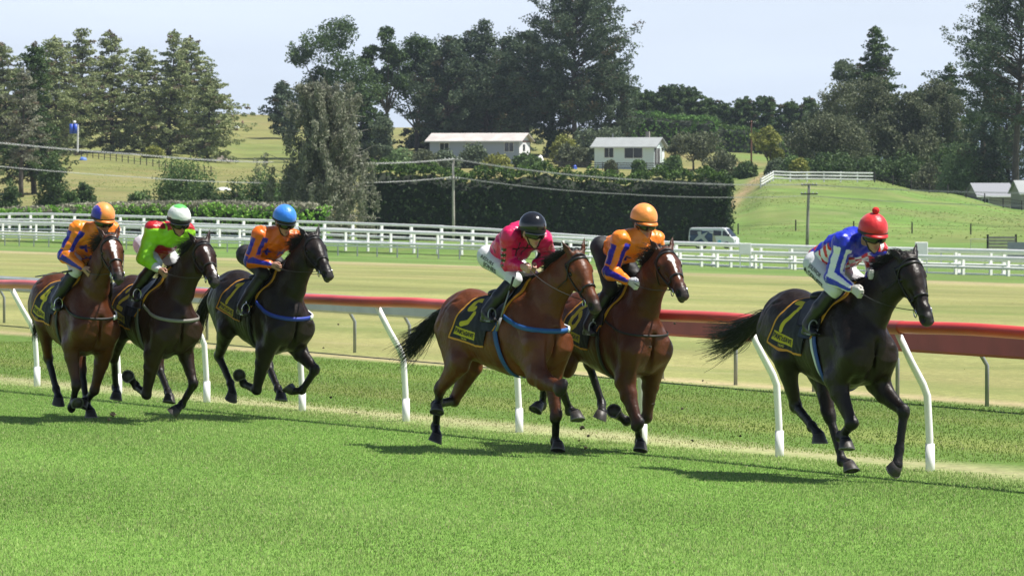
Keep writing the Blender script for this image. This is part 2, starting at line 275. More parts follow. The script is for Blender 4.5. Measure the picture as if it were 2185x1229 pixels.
# ------------------------------------------------------------------ implicit surface sculpting
class Grid:
    def __init__(s, lo, hi, vx):
        s.lo = np.array(lo, float); s.vx = vx; s.n = np.ceil((np.array(hi) - s.lo) / vx).astype(int) + 1
        s.D = np.full(s.n, .3, f32); s.L = np.zeros(s.n, f32); s.ax = [(s.lo[i] + vx * np.arange(s.n[i])).astype(f32) for i in range(3)]
    def box(s, pts, m):
        pts = np.asarray(pts, float).reshape(-1, 3); a = np.clip(np.floor((pts.min(0) - m - s.lo) / s.vx).astype(int), 0, s.n); b = np.clip(np.ceil((pts.max(0) + m - s.lo) / s.vx).astype(int) + 1, 0, s.n)
        sl = tuple(slice(a[i], b[i]) for i in range(3)); return sl, s.ax[0][sl[0]][:, None, None], s.ax[1][sl[1]][None, :, None], s.ax[2][sl[2]][None, None, :]
    def put(s, sl, d, k, lab):
        o = s.D[sl]; h = np.clip(.5 + .5 * (o - d) / k, 0, 1); s.D[sl] = o * (1 - h) + d * h - k * h * (1 - h); s.L[sl] = s.L[sl] * (1 - h) + lab * h
    def cut(s, sl, d, k):
        x = -s.D[sl]; h = np.clip(.5 + .5 * (x - d) / k, 0, 1); s.D[sl] = -(x * (1 - h) + d * h - k * h * (1 - h))
    def ell_d(s, c, r, ax, X, Y, Z):
        q = [(X - c[0]) * a[0] + (Y - c[1]) * a[1] + (Z - c[2]) * a[2] for a in ax]
        k0 = np.sqrt(sum((q[i] / r[i]) ** 2 for i in range(3))); k1 = np.sqrt(sum((q[i] / r[i] ** 2) ** 2 for i in range(3))) + 1e-6
        return k0 * (k0 - 1) / k1
    def ell(s, c, r, ax=((1,0,0),(0,1,0),(0,0,1)), k=.04, lab=0., cut=False):
        sl, X, Y, Z = s.box([c], max(r) + 2 * k + .03); d = s.ell_d(c, r, ax, X, Y, Z)
        (s.cut(sl, d, k) if cut else s.put(sl, d, k, lab))
    def tube(s, p0, p1, a0, a1, side=(0,1,0), k=.04, lab=0., cap=.7):
        p0 = np.array(p0, float); p1 = np.array(p1, float); d = p1 - p0; Ln = np.linalg.norm(d) + 1e-9; a = d / Ln; sd = np.array(side, float); sd = sd - a * (sd @ a); sd /= np.linalg.norm(sd); u = np.cross(sd, a)
        sl, X, Y, Z = s.box([p0, p1], max(*a0, *a1) + 2 * k + .03)
        x, y, z = X - p0[0], Y - p0[1], Z - p0[2]; q = x * a[0] + y * a[1] + z * a[2]; t = np.clip(q / Ln, 0, 1); e = q - t * Ln
        ds = x * sd[0] + y * sd[1] + z * sd[2]; du = x * u[0] + y * u[1] + z * u[2]; w = a0[0] + (a1[0] - a0[0]) * t; h = a0[1] + (a1[1] - a0[1]) * t; m = np.minimum(w, h) * cap
        k0 = np.sqrt((ds / w) ** 2 + (du / h) ** 2 + (e / m) ** 2); k1 = np.sqrt((ds / w ** 2) ** 2 + (du / h ** 2) ** 2 + (e / m ** 2) ** 2) + 1e-6
        s.put(sl, np.where(k0 < .05, -np.minimum(w, h), k0 * (k0 - 1) / k1), k, lab)
    def cone(s, p0, p1, r0, r1, k=.02, lab=0.):
        p0 = np.array(p0, float); p1 = np.array(p1, float); d = p1 - p0; L2 = d @ d + 1e-12
        sl, X, Y, Z = s.box([p0, p1], max(r0, r1) + 2 * k + .03); x, y, z = X - p0[0], Y - p0[1], Z - p0[2]
        t = np.clip((x * d[0] + y * d[1] + z * d[2]) / L2, 0, 1)
        s.put(sl, np.sqrt((x - t * d[0]) ** 2 + (y - t * d[1]) ** 2 + (z - t * d[2]) ** 2) - (r0 + (r1 - r0) * t), k, lab)
    def samp(s, A, P):
        q = np.clip((np.asarray(P) - s.lo) / s.vx, 0, s.n - 1.001); i = q.astype(int); f = q - i; o = 0
        for dx in (0, 1):
            for dy in (0, 1):
                for dz in (0, 1):
                    o = o + A[i[..., 0] + dx, i[..., 1] + dy, i[..., 2] + dz] * np.abs(1 - dx - f[..., 0]) * np.abs(1 - dy - f[..., 1]) * np.abs(1 - dz - f[..., 2])
        return o
    def grad(s, P, e=.012):
        P = np.asarray(P, float); g = np.stack([s.samp(s.D, P + np.eye(3)[i] * e) - s.samp(s.D, P - np.eye(3)[i] * e) for i in range(3)], -1)
        return g / (np.linalg.norm(g, axis=-1, keepdims=True) + 1e-9)
    def out(s, c, dr, off=0., rmax=.6, n=150, inward=False):
        """first point along the ray(s) c + r*dr that lies 'off' above the skin"""
        c = np.asarray(c, float); dr = np.asarray(dr, float); dr = dr / np.linalg.norm(dr, axis=-1, keepdims=True); r = np.linspace(0, rmax, n)
        P = c[..., None, :] + dr[..., None, :] * r[:, None]; v = s.samp(s.D, P) - (np.asarray(off)[..., None] if np.ndim(off) else off)
        if inward:
            m = v < 0; i = np.argmax(m, -1)
        else:
            m = v > 0; i = np.argmax(m, -1)
        i = np.clip(i, 1, n - 1); va = np.take_along_axis(v, (i - 1)[..., None], -1)[..., 0]; vb = np.take_along_axis(v, i[..., None], -1)[..., 0]
        t = np.clip(va / (va - vb + 1e-9), 0, 1); rr = r[i - 1] + (r[i] - r[i - 1]) * t
        return c + dr * rr[..., None]
    def mesh(s):
        D = s.D; ins = D < 0; c = np.zeros(tuple(s.n - 1), np.int8); offs = [(i, j, k) for i in (0, 1) for j in (0, 1) for k in (0, 1)]; n = s.n
        for i, j, k in offs: c += ins[i:n[0]-1+i, j:n[1]-1+j, k:n[2]-1+k]
        act = (c > 0) & (c < 8); I, J, K = np.nonzero(act); idx = np.full(act.shape, -1, np.int32); idx[I, J, K] = np.arange(len(I))
        v = np.stack([D[I+i, J+j, K+k] for i, j, k in offs]); acc = np.zeros((len(I), 3)); cnt = np.zeros(len(I))
        for a in range(8):
            for ax in range(3):
                if offs[a][ax] == 0:
                    b = a + (4, 2, 1)[ax]; m = (v[a] < 0) != (v[b] < 0); t = np.where(m, v[a] / (v[a] - v[b] + 1e-12), 0)
                    p = np.array(offs[a], float)[None] + np.eye(3)[ax][None] * t[:, None]; acc += p * m[:, None]; cnt += m
        V = (acc / cnt[:, None] + np.stack([I, J, K], -1)) * s.vx + s.lo; Fs = []
        for ax in range(3):
            b_, c_ = (ax + 1) % 3, (ax + 2) % 3; A = np.moveaxis(ins, (ax, b_, c_), (0, 1, 2)); G = np.moveaxis(idx, (ax, b_, c_), (0, 1, 2))
            m = A[:-1, 1:-1, 1:-1] != A[1:, 1:-1, 1:-1]; i, j, k = np.nonzero(m); j = j + 1; k = k + 1
            q = np.stack([G[i, j-1, k-1], G[i, j, k-1], G[i, j, k], G[i, j-1, k]], -1); fl = ~A[i, j, k]; q[fl] = q[fl][:, ::-1]; Fs.append(q)
        F = np.concatenate(Fs); F = F[(F >= 0).all(1)]
        for _ in range(2):                                        # light relaxation
            acc = np.zeros_like(V); cn = np.zeros(len(V))
            for a, b in ((0, 1), (1, 2), (2, 3), (3, 0)):
                np.add.at(acc, F[:, a], V[F[:, b]]); np.add.at(acc, F[:, b], V[F[:, a]]); np.add.at(cn, F[:, a], 1); np.add.at(cn, F[:, b], 1)
            V = V * .5 + .5 * acc / np.maximum(cn, 1)[:, None]
        return V, F
def nrm(v): v = np.asarray(v, float); return v / (np.linalg.norm(v) + 1e-12)
def strap(mb, P, Nr, w, th=.006, mi=0, closed=False):
    P = np.asarray(P, float); n = len(P); V = []
    for i in range(n):
        t = P[(i + 1) % n if closed else min(i + 1, n - 1)] - P[(i - 1) % n if closed else max(i - 1, 0)]; s = nrm(np.cross(t, Nr[i])) * w / 2; o = nrm(Nr[i]) * th
        V += [P[i] - s - o, P[i] + s - o, P[i] + s + o, P[i] - s + o]
    F = []
    for i in range(n if closed else n - 1):
        j = (i + 1) % n
        for q in range(4): F.append((i*4+q, i*4+(q+1) % 4, j*4+(q+1) % 4, j*4+q))
    if not closed: F += [(0, 3, 2, 1), ((n-1)*4, (n-1)*4+1, (n-1)*4+2, (n-1)*4+3)]
    mb.add(V, F, mi)
def text_mesh(body, size=1.0, bold=False):
    cu = bpy.data.curves.new('lettering', 'FONT'); cu.body = body; cu.size = size; cu.align_x = 'CENTER'; cu.align_y = 'CENTER'; cu.resolution_u = 2; cu.offset = .03 * size if bold else .008*size
    ob = bpy.data.objects.new('lettering', cu); C.objects.link(ob); dg = bpy.context.evaluated_depsgraph_get(); me = bpy.data.meshes.new_from_object(ob.evaluated_get(dg))
    me.calc_loop_triangles(); V = np.array([v.co[:] for v in me.vertices]); F = np.array([t.vertices[:] for t in me.loop_triangles])
    bpy.data.objects.remove(ob); bpy.data.curves.remove(cu); bpy.data.meshes.remove(me)
    for _ in range(3):                                            # split long edges so that letters can follow a curved surface
        e = np.stack([np.linalg.norm(V[F[:, i]] - V[F[:, (i+1) % 3]], axis=1) for i in range(3)], 1); 
        if (e.max(1) < .25 * size).all(): break
        nF = []; nv = list(map(tuple, V)); cache = {}
        def mid(a, b):
            key = (min(a, b), max(a, b))
            if key not in cache: cache[key] = len(nv); nv.append(tuple((V[a] + V[b]) / 2))
            return cache[key]
        for a, b, c in F: ab, bc, ca = mid(a, b), mid(b, c), mid(c, a); nF += [(a, ab, ca), (ab, b, bc), (ca, bc, c), (ab, bc, ca)]
        V = np.array(nv); F = np.array(nF)
    return V, F
HORSES = {
 '7': dict(pos=[2.6133, 39.9475, -0.0297], yaw=0.5107, pitch=-0.0395,
  J={'Rf_sh':(0.737,-0.17,1.117),'Rf_el':(0.512,-0.189,0.891),'Rf_kn':(0.762,-0.173,0.553),'Rf_fe':(0.498,-0.11,0.426),'Rf_ho':(0.634,-0.139,0.328),'Rh_st':(-0.225,-0.221,1.032),'Rh_hk':(-0.225,-0.101,0.62),'Rh_fe':(0.142,-0.166,0.477),'Rh_ho':(0.267,-0.172,0.348),'Lf_sh':(0.741,0.17,1.122),'Lf_el':(0.576,0.192,0.849),'Lf_kn':(0.951,0.219,0.661),'Lf_fe':(0.959,0.175,0.348),'Lf_ho':(0.944,0.125,0.168),'Lh_st':(-0.319,0.197,0.923),'Lh_hk':(-0.136,0.193,0.53),'Lh_fe':(0.04,0.21,0.168),'Lh_ho':(0.203,0.197,0.092),'poll':(1.049,0.161,1.95),'muz':(1.337,0.184,1.446)},
  R={'head':(0.687,0.041,2.181),'neck':(0.486,0.045,2.07),'shR':(0.515,-0.136,2.059),'shL':(0.493,0.218,2.004),'elR':(0.467,-0.198,1.766),'elL':(0.447,0.223,1.718),'wrR':(0.709,-0.164,1.681),'wrL':(0.631,0.057,1.795),'pel':(0.04,-0.036,1.861),'hipR':(0.116,-0.145,1.836),'hipL':(0.04,0.099,1.842),'knR':(0.469,-0.186,1.666),'knL':(0.349,0.236,1.645),'anR':(0.253,-0.307,1.362),'anL':(0.181,0.311,1.301)}),
 '5': dict(pos=[-0.1198, 43.8653, -0.1016], yaw=0.6707, pitch=0.0026,
  J={'Rf_sh':(0.739,-0.17,1.127),'Rf_el':(0.808,-0.191,0.815),'Rf_kn':(1.22,-0.241,0.738),'Rf_fe':(1.132,-0.071,0.524),'Rf_ho':(1.28,-0.1,0.439),'Rh_st':(-0.324,-0.212,0.927),'Rh_hk':(-0.658,-0.195,0.655),'Rh_fe':(-0.827,-0.119,0.301),'Rh_ho':(-0.741,-0.195,0.163),'Lf_sh':(0.732,0.17,1.108),'Lf_el':(0.564,0.183,0.835),'Lf_kn':(0.701,0.119,0.443),'Lf_fe':(0.56,0.22,0.208),'Lf_ho':(0.69,0.147,0.125),'Lh_st':(-0.651,0.188,0.881),'Lh_hk':(-0.923,0.179,0.535),'Lh_fe':(-0.756,-0.177,0.51),'Lh_ho':(-0.617,-0.265,0.444),'poll':(1.058,0.075,1.943),'muz':(1.376,0.057,1.459)},
  R={'head':(0.714,-0.169,2.206),'neck':(0.509,-0.085,2.149),'shR':(0.517,-0.268,2.12),'shL':(0.557,0.081,2.086),'elR':(0.402,-0.195,1.863),'elL':(0.398,0.273,1.941),'wrR':(0.655,-0.242,1.834),'wrL':(0.478,0.045,1.842),'pel':(0.089,-0.072,1.88),'hipR':(0.1,-0.2,1.913),'hipL':(0.091,0.058,1.869),'knR':(0.446,-0.166,1.719),'knL':(0.366,0.236,1.656),'anR':(0.249,-0.35,1.414),'anL':(0.18,0.332,1.327)}),
 '6': dict(pos=[0.8766, 44.1364, -0.136], yaw=0.5257, pitch=-0.017,
  J={'Rf_sh':(0.735,-0.171,1.099),'Rf_el':(0.654,-0.187,0.789),'Rf_kn':(0.874,-0.181,0.429),'Rf_fe':(0.672,-0.04,0.259),'Rf_ho':(0.805,-0.109,0.178),'Rh_st':(-0.352,-0.213,0.911),'Rh_hk':(-0.78,-0.192,0.864),'Rh_fe':(-0.939,-0.138,0.499),'Rh_ho':(-0.833,-0.277,0.456),'Lf_sh':(0.725,0.171,1.102),'Lf_el':(0.515,0.189,0.86),'Lf_kn':(0.416,0.199,0.45),'Lf_fe':(0.122,0.157,0.404),'Lf_ho':(0.142,0.018,0.499),'Lh_st':(-0.208,0.211,1.054),'Lh_hk':(-0.612,0.18,0.911),'Lh_fe':(-0.473,0.245,0.536),'Lh_ho':(-0.388,0.169,0.396),'poll':(1.005,0.015,2.027),'muz':(1.441,-0.044,1.649)},
  R={'head':(0.619,0.022,2.331),'neck':(0.592,-0.016,2.105),'shR':(0.581,-0.197,2.124),'shL':(0.588,0.166,2.123),'elR':(0.513,-0.268,1.829),'elL':(0.507,0.246,1.855),'wrR':(0.751,-0.213,1.746),'wrL':(0.659,0.101,1.701),'pel':(0.105,-0.024,1.992),'hipR':(0.151,-0.148,2.028),'hipL':(0.114,0.093,1.935),'knR':(0.326,-0.157,1.657),'knL':(0.311,0.236,1.629),'anR':(0.186,-0.312,1.318),'anL':(0.149,0.313,1.283)}),
 '1': dict(pos=[-2.7974, 50.2212, -0.0741], yaw=0.5846, pitch=-0.1023,
  J={'Rf_sh':(0.714,-0.171,1.086),'Rf_el':(0.523,-0.187,0.827),'Rf_kn':(0.392,-0.189,0.426),'Rf_fe':(0.093,-0.177,0.459),'Rf_ho':(0.19,-0.284,0.547),'Rh_st':(-0.259,-0.213,0.983),'Rh_hk':(-0.535,-0.133,0.663),'Rh_fe':(-0.225,-0.149,0.411),'Rh_ho':(-0.159,-0.177,0.246),'Lf_sh':(0.74,0.17,1.12),'Lf_el':(0.517,0.191,0.891),'Lf_kn':(0.89,0.224,0.701),'Lf_fe':(0.719,0.18,0.459),'Lf_ho':(0.579,0.087,0.485),'Lh_st':(-0.271,0.212,0.97),'Lh_hk':(-0.044,0.209,0.605),'Lh_fe':(0.301,0.131,0.421),'Lh_ho':(0.44,0.091,0.314),'poll':(0.94,0.072,2.113),'muz':(1.407,0.024,1.773)},
  R={'head':(0.544,-0.042,2.288),'neck':(0.472,-0.077,2.072),'shR':(0.436,-0.256,2.093),'shL':(0.492,0.107,2.068),'elR':(0.385,-0.332,1.814),'elL':(0.433,0.257,1.826),'wrR':(0.608,-0.203,1.789),'wrL':(0.628,0.122,1.718),'pel':(0.043,-0.045,1.816),'hipR':(0.018,-0.179,1.817),'hipL':(0.027,0.083,1.802),'knR':(0.382,-0.169,1.664),'knL':(0.338,0.237,1.623),'anR':(0.264,-0.349,1.315),'anL':(0.186,0.332,1.277)}),
 '3': dict(pos=[-3.8854, 49.7118, -0.11], yaw=0.5064, pitch=-0.0682,
  J={'Rf_sh':(0.715,-0.171,1.086),'Rf_el':(0.526,-0.188,0.826),'Rf_kn':(0.404,-0.193,0.422),'Rf_fe':(0.11,-0.179,0.483),'Rf_ho':(0.175,-0.299,0.584),'Rh_st':(-0.218,-0.214,1.04),'Rh_hk':(-0.497,-0.171,0.717),'Rh_fe':(-0.68,-0.06,0.38),'Rh_ho':(-0.554,-0.111,0.261),'Lf_sh':(0.737,0.17,1.118),'Lf_el':(0.483,0.19,0.924),'Lf_kn':(0.682,0.218,0.556),'Lf_fe':(0.499,0.177,0.321),'Lf_ho':(0.551,0.042,0.233),'Lh_st':(-0.217,0.22,1.045),'Lh_hk':(-0.109,0.185,0.632),'Lh_fe':(0.232,0.134,0.431),'Lh_ho':(0.374,0.084,0.332),'poll':(0.978,0.13,2.06),'muz':(1.433,0.08,1.705)},
  R={'head':(0.656,0.011,2.311),'neck':(0.516,-0.018,2.131),'shR':(0.483,-0.197,2.168),'shL':(0.515,0.167,2.161),'elR':(0.453,-0.286,1.871),'elL':(0.473,0.244,1.883),'wrR':(0.67,-0.202,1.758),'wrL':(0.636,0.118,1.724),'pel':(0.059,0.002,1.933),'hipR':(0.083,-0.127,1.96),'hipL':(0.066,0.124,1.891),'knR':(0.448,-0.145,1.811),'knL':(0.384,0.236,1.694),'anR':(0.265,-0.307,1.5),'anL':(0.186,0.312,1.366)}),
 '2': dict(pos=[-4.7192, 49.7056, -0.0843], yaw=0.4733, pitch=-0.0749,
  J={'Rf_sh':(0.737,-0.17,1.117),'Rf_el':(0.487,-0.189,0.918),'Rf_kn':(0.631,-0.165,0.524),'Rf_fe':(0.472,-0.15,0.27),'Rf_ho':(0.634,-0.15,0.321),'Rh_st':(-0.195,-0.223,1.092),'Rh_hk':(-0.337,-0.106,0.705),'Rh_fe':(-0.075,-0.11,0.403),'Rh_ho':(0.018,-0.121,0.249),'Lf_sh':(0.719,0.171,1.093),'Lf_el':(0.52,0.181,0.841),'Lf_kn':(0.413,0.128,0.437),'Lf_fe':(0.143,0.154,0.308),'Lf_ho':(0.26,0.046,0.248),'Lh_st':(-0.274,0.211,0.968),'Lh_hk':(-0.054,0.17,0.6),'Lh_fe':(0.151,0.15,0.257),'Lh_ho':(0.284,0.15,0.136),'poll':(0.957,0.04,2.092),'muz':(1.398,-0.026,1.722)},
  R={'head':(0.654,0.076,2.31),'neck':(0.532,0.042,2.118),'shR':(0.49,-0.135,2.155),'shL':(0.525,0.225,2.151),'elR':(0.461,-0.262,1.88),'elL':(0.473,0.248,1.866),'wrR':(0.635,-0.121,1.75),'wrL':(0.64,0.116,1.718),'pel':(0.108,0.071,1.857),'hipR':(0.147,-0.054,1.876),'hipL':(0.057,0.18,1.809),'knR':(0.491,-0.152,1.714),'knL':(0.406,0.237,1.644),'anR':(0.329,-0.304,1.387),'anL':(0.218,0.31,1.31)}),
}
# ------------------------------------------------------------------ race horses
TR = [(-.75,1.26,.14,.17),(-.61,1.285,.225,.27),(-.42,1.285,.265,.32),(-.20,1.235,.265,.32),(.02,1.20,.28,.345),(.22,1.185,.28,.375),(.40,1.195,.255,.39),(.56,1.20,.22,.35),(.72,1.16,.185,.25)]
def horse_frame(h):
    y, p = h['yaw'], h['pitch']; f = Vector((math.sin(y), -math.cos(y), 0)); l = Vector((math.cos(y), math.sin(y), 0)); z = Vector((0, 0, 1)); c, s = math.cos(p), math.sin(p)
    return Matrix((f * c + z * s, l, z * c - f * s)).transposed()
def leg_pts(J, sg, sd):
    g = lambda k: np.array(J[sd + k], float)
    return dict(hip=np.array((-.52, .135 * sg, 1.22)), st=g('h_st'), hk=g('h_hk'), hfe=g('h_fe'), hho=g('h_ho'), sh=g('f_sh'), el=g('f_el'), kn=g('f_kn'), ffe=g('f_fe'), fho=g('f_ho'))
def foot_frame(fe, ho):
    a = nrm(ho - fe); l = np.array((0, 1., 0)); l = nrm(l - a * (a @ l)); f = np.cross(a, l); c, s = math.cos(math.radians(50)), math.sin(math.radians(50))
    n = s * a - c * f; g = c * a + s * f; return a, l, f, n, g
def build_horse(key, label, coat, black, points, blaze, number, cloth, straps, tail, ear, group='racehorses galloping along the rail', mane_len=.16):
    h = HORSES[key]; J = {k: np.array(v, float) for k, v in h['J'].items()}; Rm = horse_frame(h)
    root = empty('racehorse', h['pos'], label, 'horse', group, Rm.to_euler()); rng = np.random.default_rng(int(key) + 20)
    allp = np.array(list(J.values()) + [(-.8, 0, 1.5), (.8, 0, .8)]); lo = allp.min(0) - .16; hi = allp.max(0) + .22; lo[1] = min(lo[1], -.36); hi[1] = max(hi[1], .36)
    G = Grid(lo, hi, .0125)
    for (x0, z0, w0, h0), (x1, z1, w1, h1) in zip(TR[:-1], TR[1:]): G.tube((x0, 0, z0), (x1, 0, z1), (w0, h0), (w1, h1), k=.012)
    G.ell((.36, 0, 1.52), (.22, .05, .085), k=.06); G.ell((-.44, 0, 1.52), (.2, .12, .075), k=.06)
    for sg, sd in ((-1, 'R'), (1, 'L')):
        P = leg_pts(J, sg, sd); y = np.array((0, sg, 0.))
        # hind limb
        G.tube((-.54, .12 * sg, 1.30), P['st'], (.115, .21), (.075, .115), k=.07); G.ell((-.40, .165 * sg, 1.36), (.16, .085, .15), k=.06)
        gk = P['st'] * .62 + P['hk'] * .38; G.tube((-.69, .10 * sg, 1.25), gk, (.095, .12), (.045, .06), k=.07); G.ell(P['st'] + (0.02, 0, 0), (.075, .06, .085), k=.05)
        G.tube(P['st'], P['hk'], (.076, .12), (.044, .056), k=.05, lab=.15)
        bk = -nrm(nrm(P['st'] - P['hk']) + nrm(P['hfe'] - P['hk'])); ax = nrm(P['st'] - P['hk']); mid = P['st'] * .45 + P['hk'] * .55
        tip = P['hk'] + bk * .045 + ax * .055; G.cone(mid + bk * .045, tip, .026, .020, k=.025, lab=.7); G.cone(tip, P['hk'] + bk * .022 - ax * .03, .027, .028, k=.025, lab=1)
        G.ell(P['hk'], (.052, .048, .062), k=.03, lab=.9); 
        G.tube(P['hk'], P['hfe'], (.038, .048), (.031, .036), k=.025, lab=1); cd = nrm(P['hfe'] - P['hk']); fb = nrm(np.cross(cd, (0, 1, 0)))
        G.cone(P['hk'] * .7 + P['hfe'] * .3 + fb * .022, P['hfe'] + fb * .014, .020, .020, k=.02, lab=1)
        # fore limb
        G.tube((.40, .13 * sg, 1.42), P['sh'], (.075, .17), (.095, .135), k=.06); G.tube(P['sh'], P['el'], (.085, .125), (.072, .11), k=.06); G.tube((.36, .165 * sg, 1.22), P['el'] + (-.04, 0, .02), (.07, .13), (.05, .07), k=.06)
        up = P['el'] * .72 + P['kn'] * .28; G.tube(P['el'] + (0, 0, .03), up, (.078, .115), (.068, .092), k=.05); G.tube(up, P['kn'], (.068, .092), (.041, .050), k=.04, lab=.35)
        G.ell(P['kn'], (.054, .050, .066), ax=(np.cross(nrm(P['ffe'] - P['kn']), (0, 1, 0)), np.array((0, 1., 0)), nrm(P['ffe'] - P['kn'])), k=.03, lab=1)
        G.tube(P['kn'], P['ffe'], (.036, .044), (.031, .036), k=.025, lab=1); cd = nrm(P['ffe'] - P['kn']); fb = nrm(np.cross(cd, (0, 1, 0))); G.cone(P['kn'] * .8 + P['ffe'] * .2 + fb * .022, P['ffe'] + fb * .014, .020, .020, k=.02, lab=1)
        for fe, ho in ((P['hfe'], P['hho']), (P['ffe'], P['fho'])):
            a, l, f, n, g = foot_frame(fe, ho); G.ell(fe, (.045, .042, .05), k=.02, lab=1); G.ell(fe - f * .028, (.028, .032, .03), k=.02, lab=1)
            cor = ho - n * .075 - g * .012; G.cone(fe, cor, .036, .042, k=.02, lab=1); G.ell(cor, (.053, .050, .03), ax=(g, l, n), k=.015, lab=1)
        G.ell((.72, .085 * sg, 1.08), (.11, .10, .13), k=.05); G.ell((.64, .06 * sg, .97), (.10, .075, .10), k=.05)
    G.ell((.66, 0, 1.30), (.15, .11, .2), k=.06)
    def groove(p0, p1, r, k):
        p0 = np.array(p0, float); p1 = np.array(p1, float); d = p1 - p0; sl, X, Y, Z = G.box([p0, p1], r + 2 * k + .03); x, y, z = X - p0[0], Y - p0[1], Z - p0[2]; t = np.clip((x * d[0] + y * d[1] + z * d[2]) / (d @ d), 0, 1)
        G.cut(sl, np.sqrt((x - t * d[0]) ** 2 + (y - t * d[1]) ** 2 + (z - t * d[2]) ** 2) - r, k)
    def skinp(x, ph): zc = np.interp(x, [t_[0] for t_ in TR], [t_[1] for t_ in TR]); return G.out(np.array((x, 0, zc)), np.array((0, math.sin(ph), math.cos(ph))), 0.)
    for sg in (-1, 1):
        for q in (((.20, 1.05), (.36, 1.95)), ((.46, .95), (.60, 1.50)), ((-.24, 1.15), (-.38, 1.9)), ((-.50, .95), (-.64, 1.75)), ((-.36, .7), (-.52, .95))):
            a0, a1 = skinp(q[0][0], q[0][1] * sg), skinp(q[1][0], q[1][1] * sg); groove(a0, a1, .004, .035)
    groove((.84, 0, 1.24), (.76, 0, .94), .012, .05)
    XX, YY_ = G.ax[0][:, None, None], G.ax[1][None, :, None]; ZZ = G.ax[2][None, None, :]; env = np.exp(-((XX - .06) / .17) ** 2) * np.exp(-((ZZ - 1.12) / .16) ** 2) * (np.abs(YY_) > .12)
    G.D = (G.D + .0030 * env * np.sin(XX * 95 + ZZ * 22) + .0016 * np.sin(XX * 31 + 3 * np.sin(ZZ * 17)) * np.sin(ZZ * 27 + YY_ * 33)).astype(f32)
    # neck and head
    poll, muz = J['poll'], J['muz']; a = nrm(muz - poll); l = nrm(np.array((tail.get('turn', .36), 1., 0))); l = nrm(l - a * (a @ l)); n = np.cross(a, l); L = np.linalg.norm(muz - poll)
    hd = lambda t, c=0., s=0.: poll + a * (L * t) + n * c + l * s
    B0 = np.array((.46, 0, 1.33)); Pn = hd(.06, -.06); pts = [B0, B0 * .62 + Pn * .38 + (0, 0, .0), B0 * .3 + Pn * .7 + (0, 0, .012), Pn]; sz = [(.16, .29), (.124, .215), (.10, .165), (.084, .125)]
    for i in range(3): G.tube(pts[i], pts[i+1], sz[i], sz[i+1], k=.06)
    G.cone((.36, 0, 1.575), hd(-.02, -.0), .045, .045, k=.06)
    hs = [(.02, -.052, .078, .094), (.15, -.072, .100, .126), (.29, -.082, .100, .140), (.44, -.072, .078, .118), (.62, -.052, .062, .086), (.80, -.036, .056, .070), (.93, -.034, .053, .060), (1.0, -.042, .046, .046)]
    for p, q in zip(hs[:-1], hs[1:]): G.tube(hd(p[0], p[1]), hd(q[0], q[1]), p[2:], q[2:], side=l, k=.03, lab=.0 if p[0] < .7 else .75)
    for sg in (-1, 1):
        G.ell(hd(.30, -.14, .052 * sg), (.115, .044, .095), ax=(a, l, n), k=.03); G.ell(hd(.255, -.014, .088 * sg), (.045, .026, .024), ax=(a, l, n), k=.025)
        G.cone(hd(.33, -.055, .092 * sg), hd(.58, -.078, .064 * sg), .019, .012, k=.014); G.cone(hd(.40, -.012, .045 * sg), hd(.86, -.004, .026 * sg), .013, .010, k=.014); G.ell(hd(.62, -.035, .066 * sg), (.09, .02, .022), ax=(a, l, n), k=.02, cut=True); G.ell(hd(.285, -.038, .117 * sg), (.024, .016, .018), ax=(a, l, n), k=.012, cut=True)
        G.ell(hd(.945, -.022, .040 * sg), (.045, .026, .036), ax=(a, l, n), k=.02, lab=.8); G.ell(hd(.95, -.004, .056 * sg), (.034, .028, .028), ax=(a, l, n), k=.006, cut=True)
        e0 = hd(-.01, .008, .062 * sg); ed = nrm(-a * ear[0] + n * ear[1] + l * sg * ear[2]); es = nrm(np.cross(ed, nrm(n * .6 + l * sg * .8))); 
        em = e0 + ed * .07; G.tube(e0 - ed * .02, em, (.028, .022), (.034, .018), side=es, k=.02, lab=.15); G.tube(em, e0 + ed * .155, (.034, .018), (.007, .006), side=es, k=.012, lab=.5)
        inner = nrm(np.cross(es, ed)); inner = inner if inner @ (a * .2 + n) > 0 else -inner; G.ell(e0 + ed * .075 + inner * .016, (.016, .011, .052), ax=(es, inner, ed), k=.01, cut=True)
    G.ell(hd(.925, -.100), (.05, .036, .026), ax=(a, l, n), k=.02, lab=.8); G.ell(hd(.95, -.080), (.085, .075, .005), ax=(a, l, n), k=.008, cut=True)
    G.tube((-.74, 0, 1.40), (-.86, 0, 1.36), (.04, .045), (.025, .03), k=.04, lab=.6)
    V, F = G.mesh(); lab = np.clip(G.samp(G.L, V), 0, 1)[:, None] * points
    q = V - poll; t = (q @ a) / L; cn = q @ n; cl = q @ l
    col = np.array(coat) * (1 - lab) + np.array(black) * lab
    belly = smooth(1.05 - V[:, 2], 0, .2) * (V[:, 0] < .5) * (V[:, 0] > -.6); col = col * (1 + .25 * belly[:, None] * (points > .3))
    grey = smooth(t, .84, .95) * (cn > -.12) * (t < 1.1) * (np.abs(cl) < .2); col = col * (1 - .55 * grey[:, None]) + np.array((.055, .05, .05)) * .55 * grey[:, None]
    nos = (((t - .95) * L / .042) ** 2 + ((np.abs(cl) - .056) / .034) ** 2 + ((cn + .006) / .036) ** 2) < 1; col[nos] = np.array((.006, .005, .005))
    if blaze:
        for (t0, c0, r0, w) in blaze:
            d = np.sqrt(((t - t0) * L / r0) ** 2 + ((cl - c0) / w) ** 2) + .15 * np.sin(V[:, 2] * 160) ; k = ((d < 1) & (cn > -.05) & (t > -.1))[:, None]; col = np.where(k, np.array((.72, .69, .66)), col)
    npmesh('body', V, F, M_coat, root, True, col)
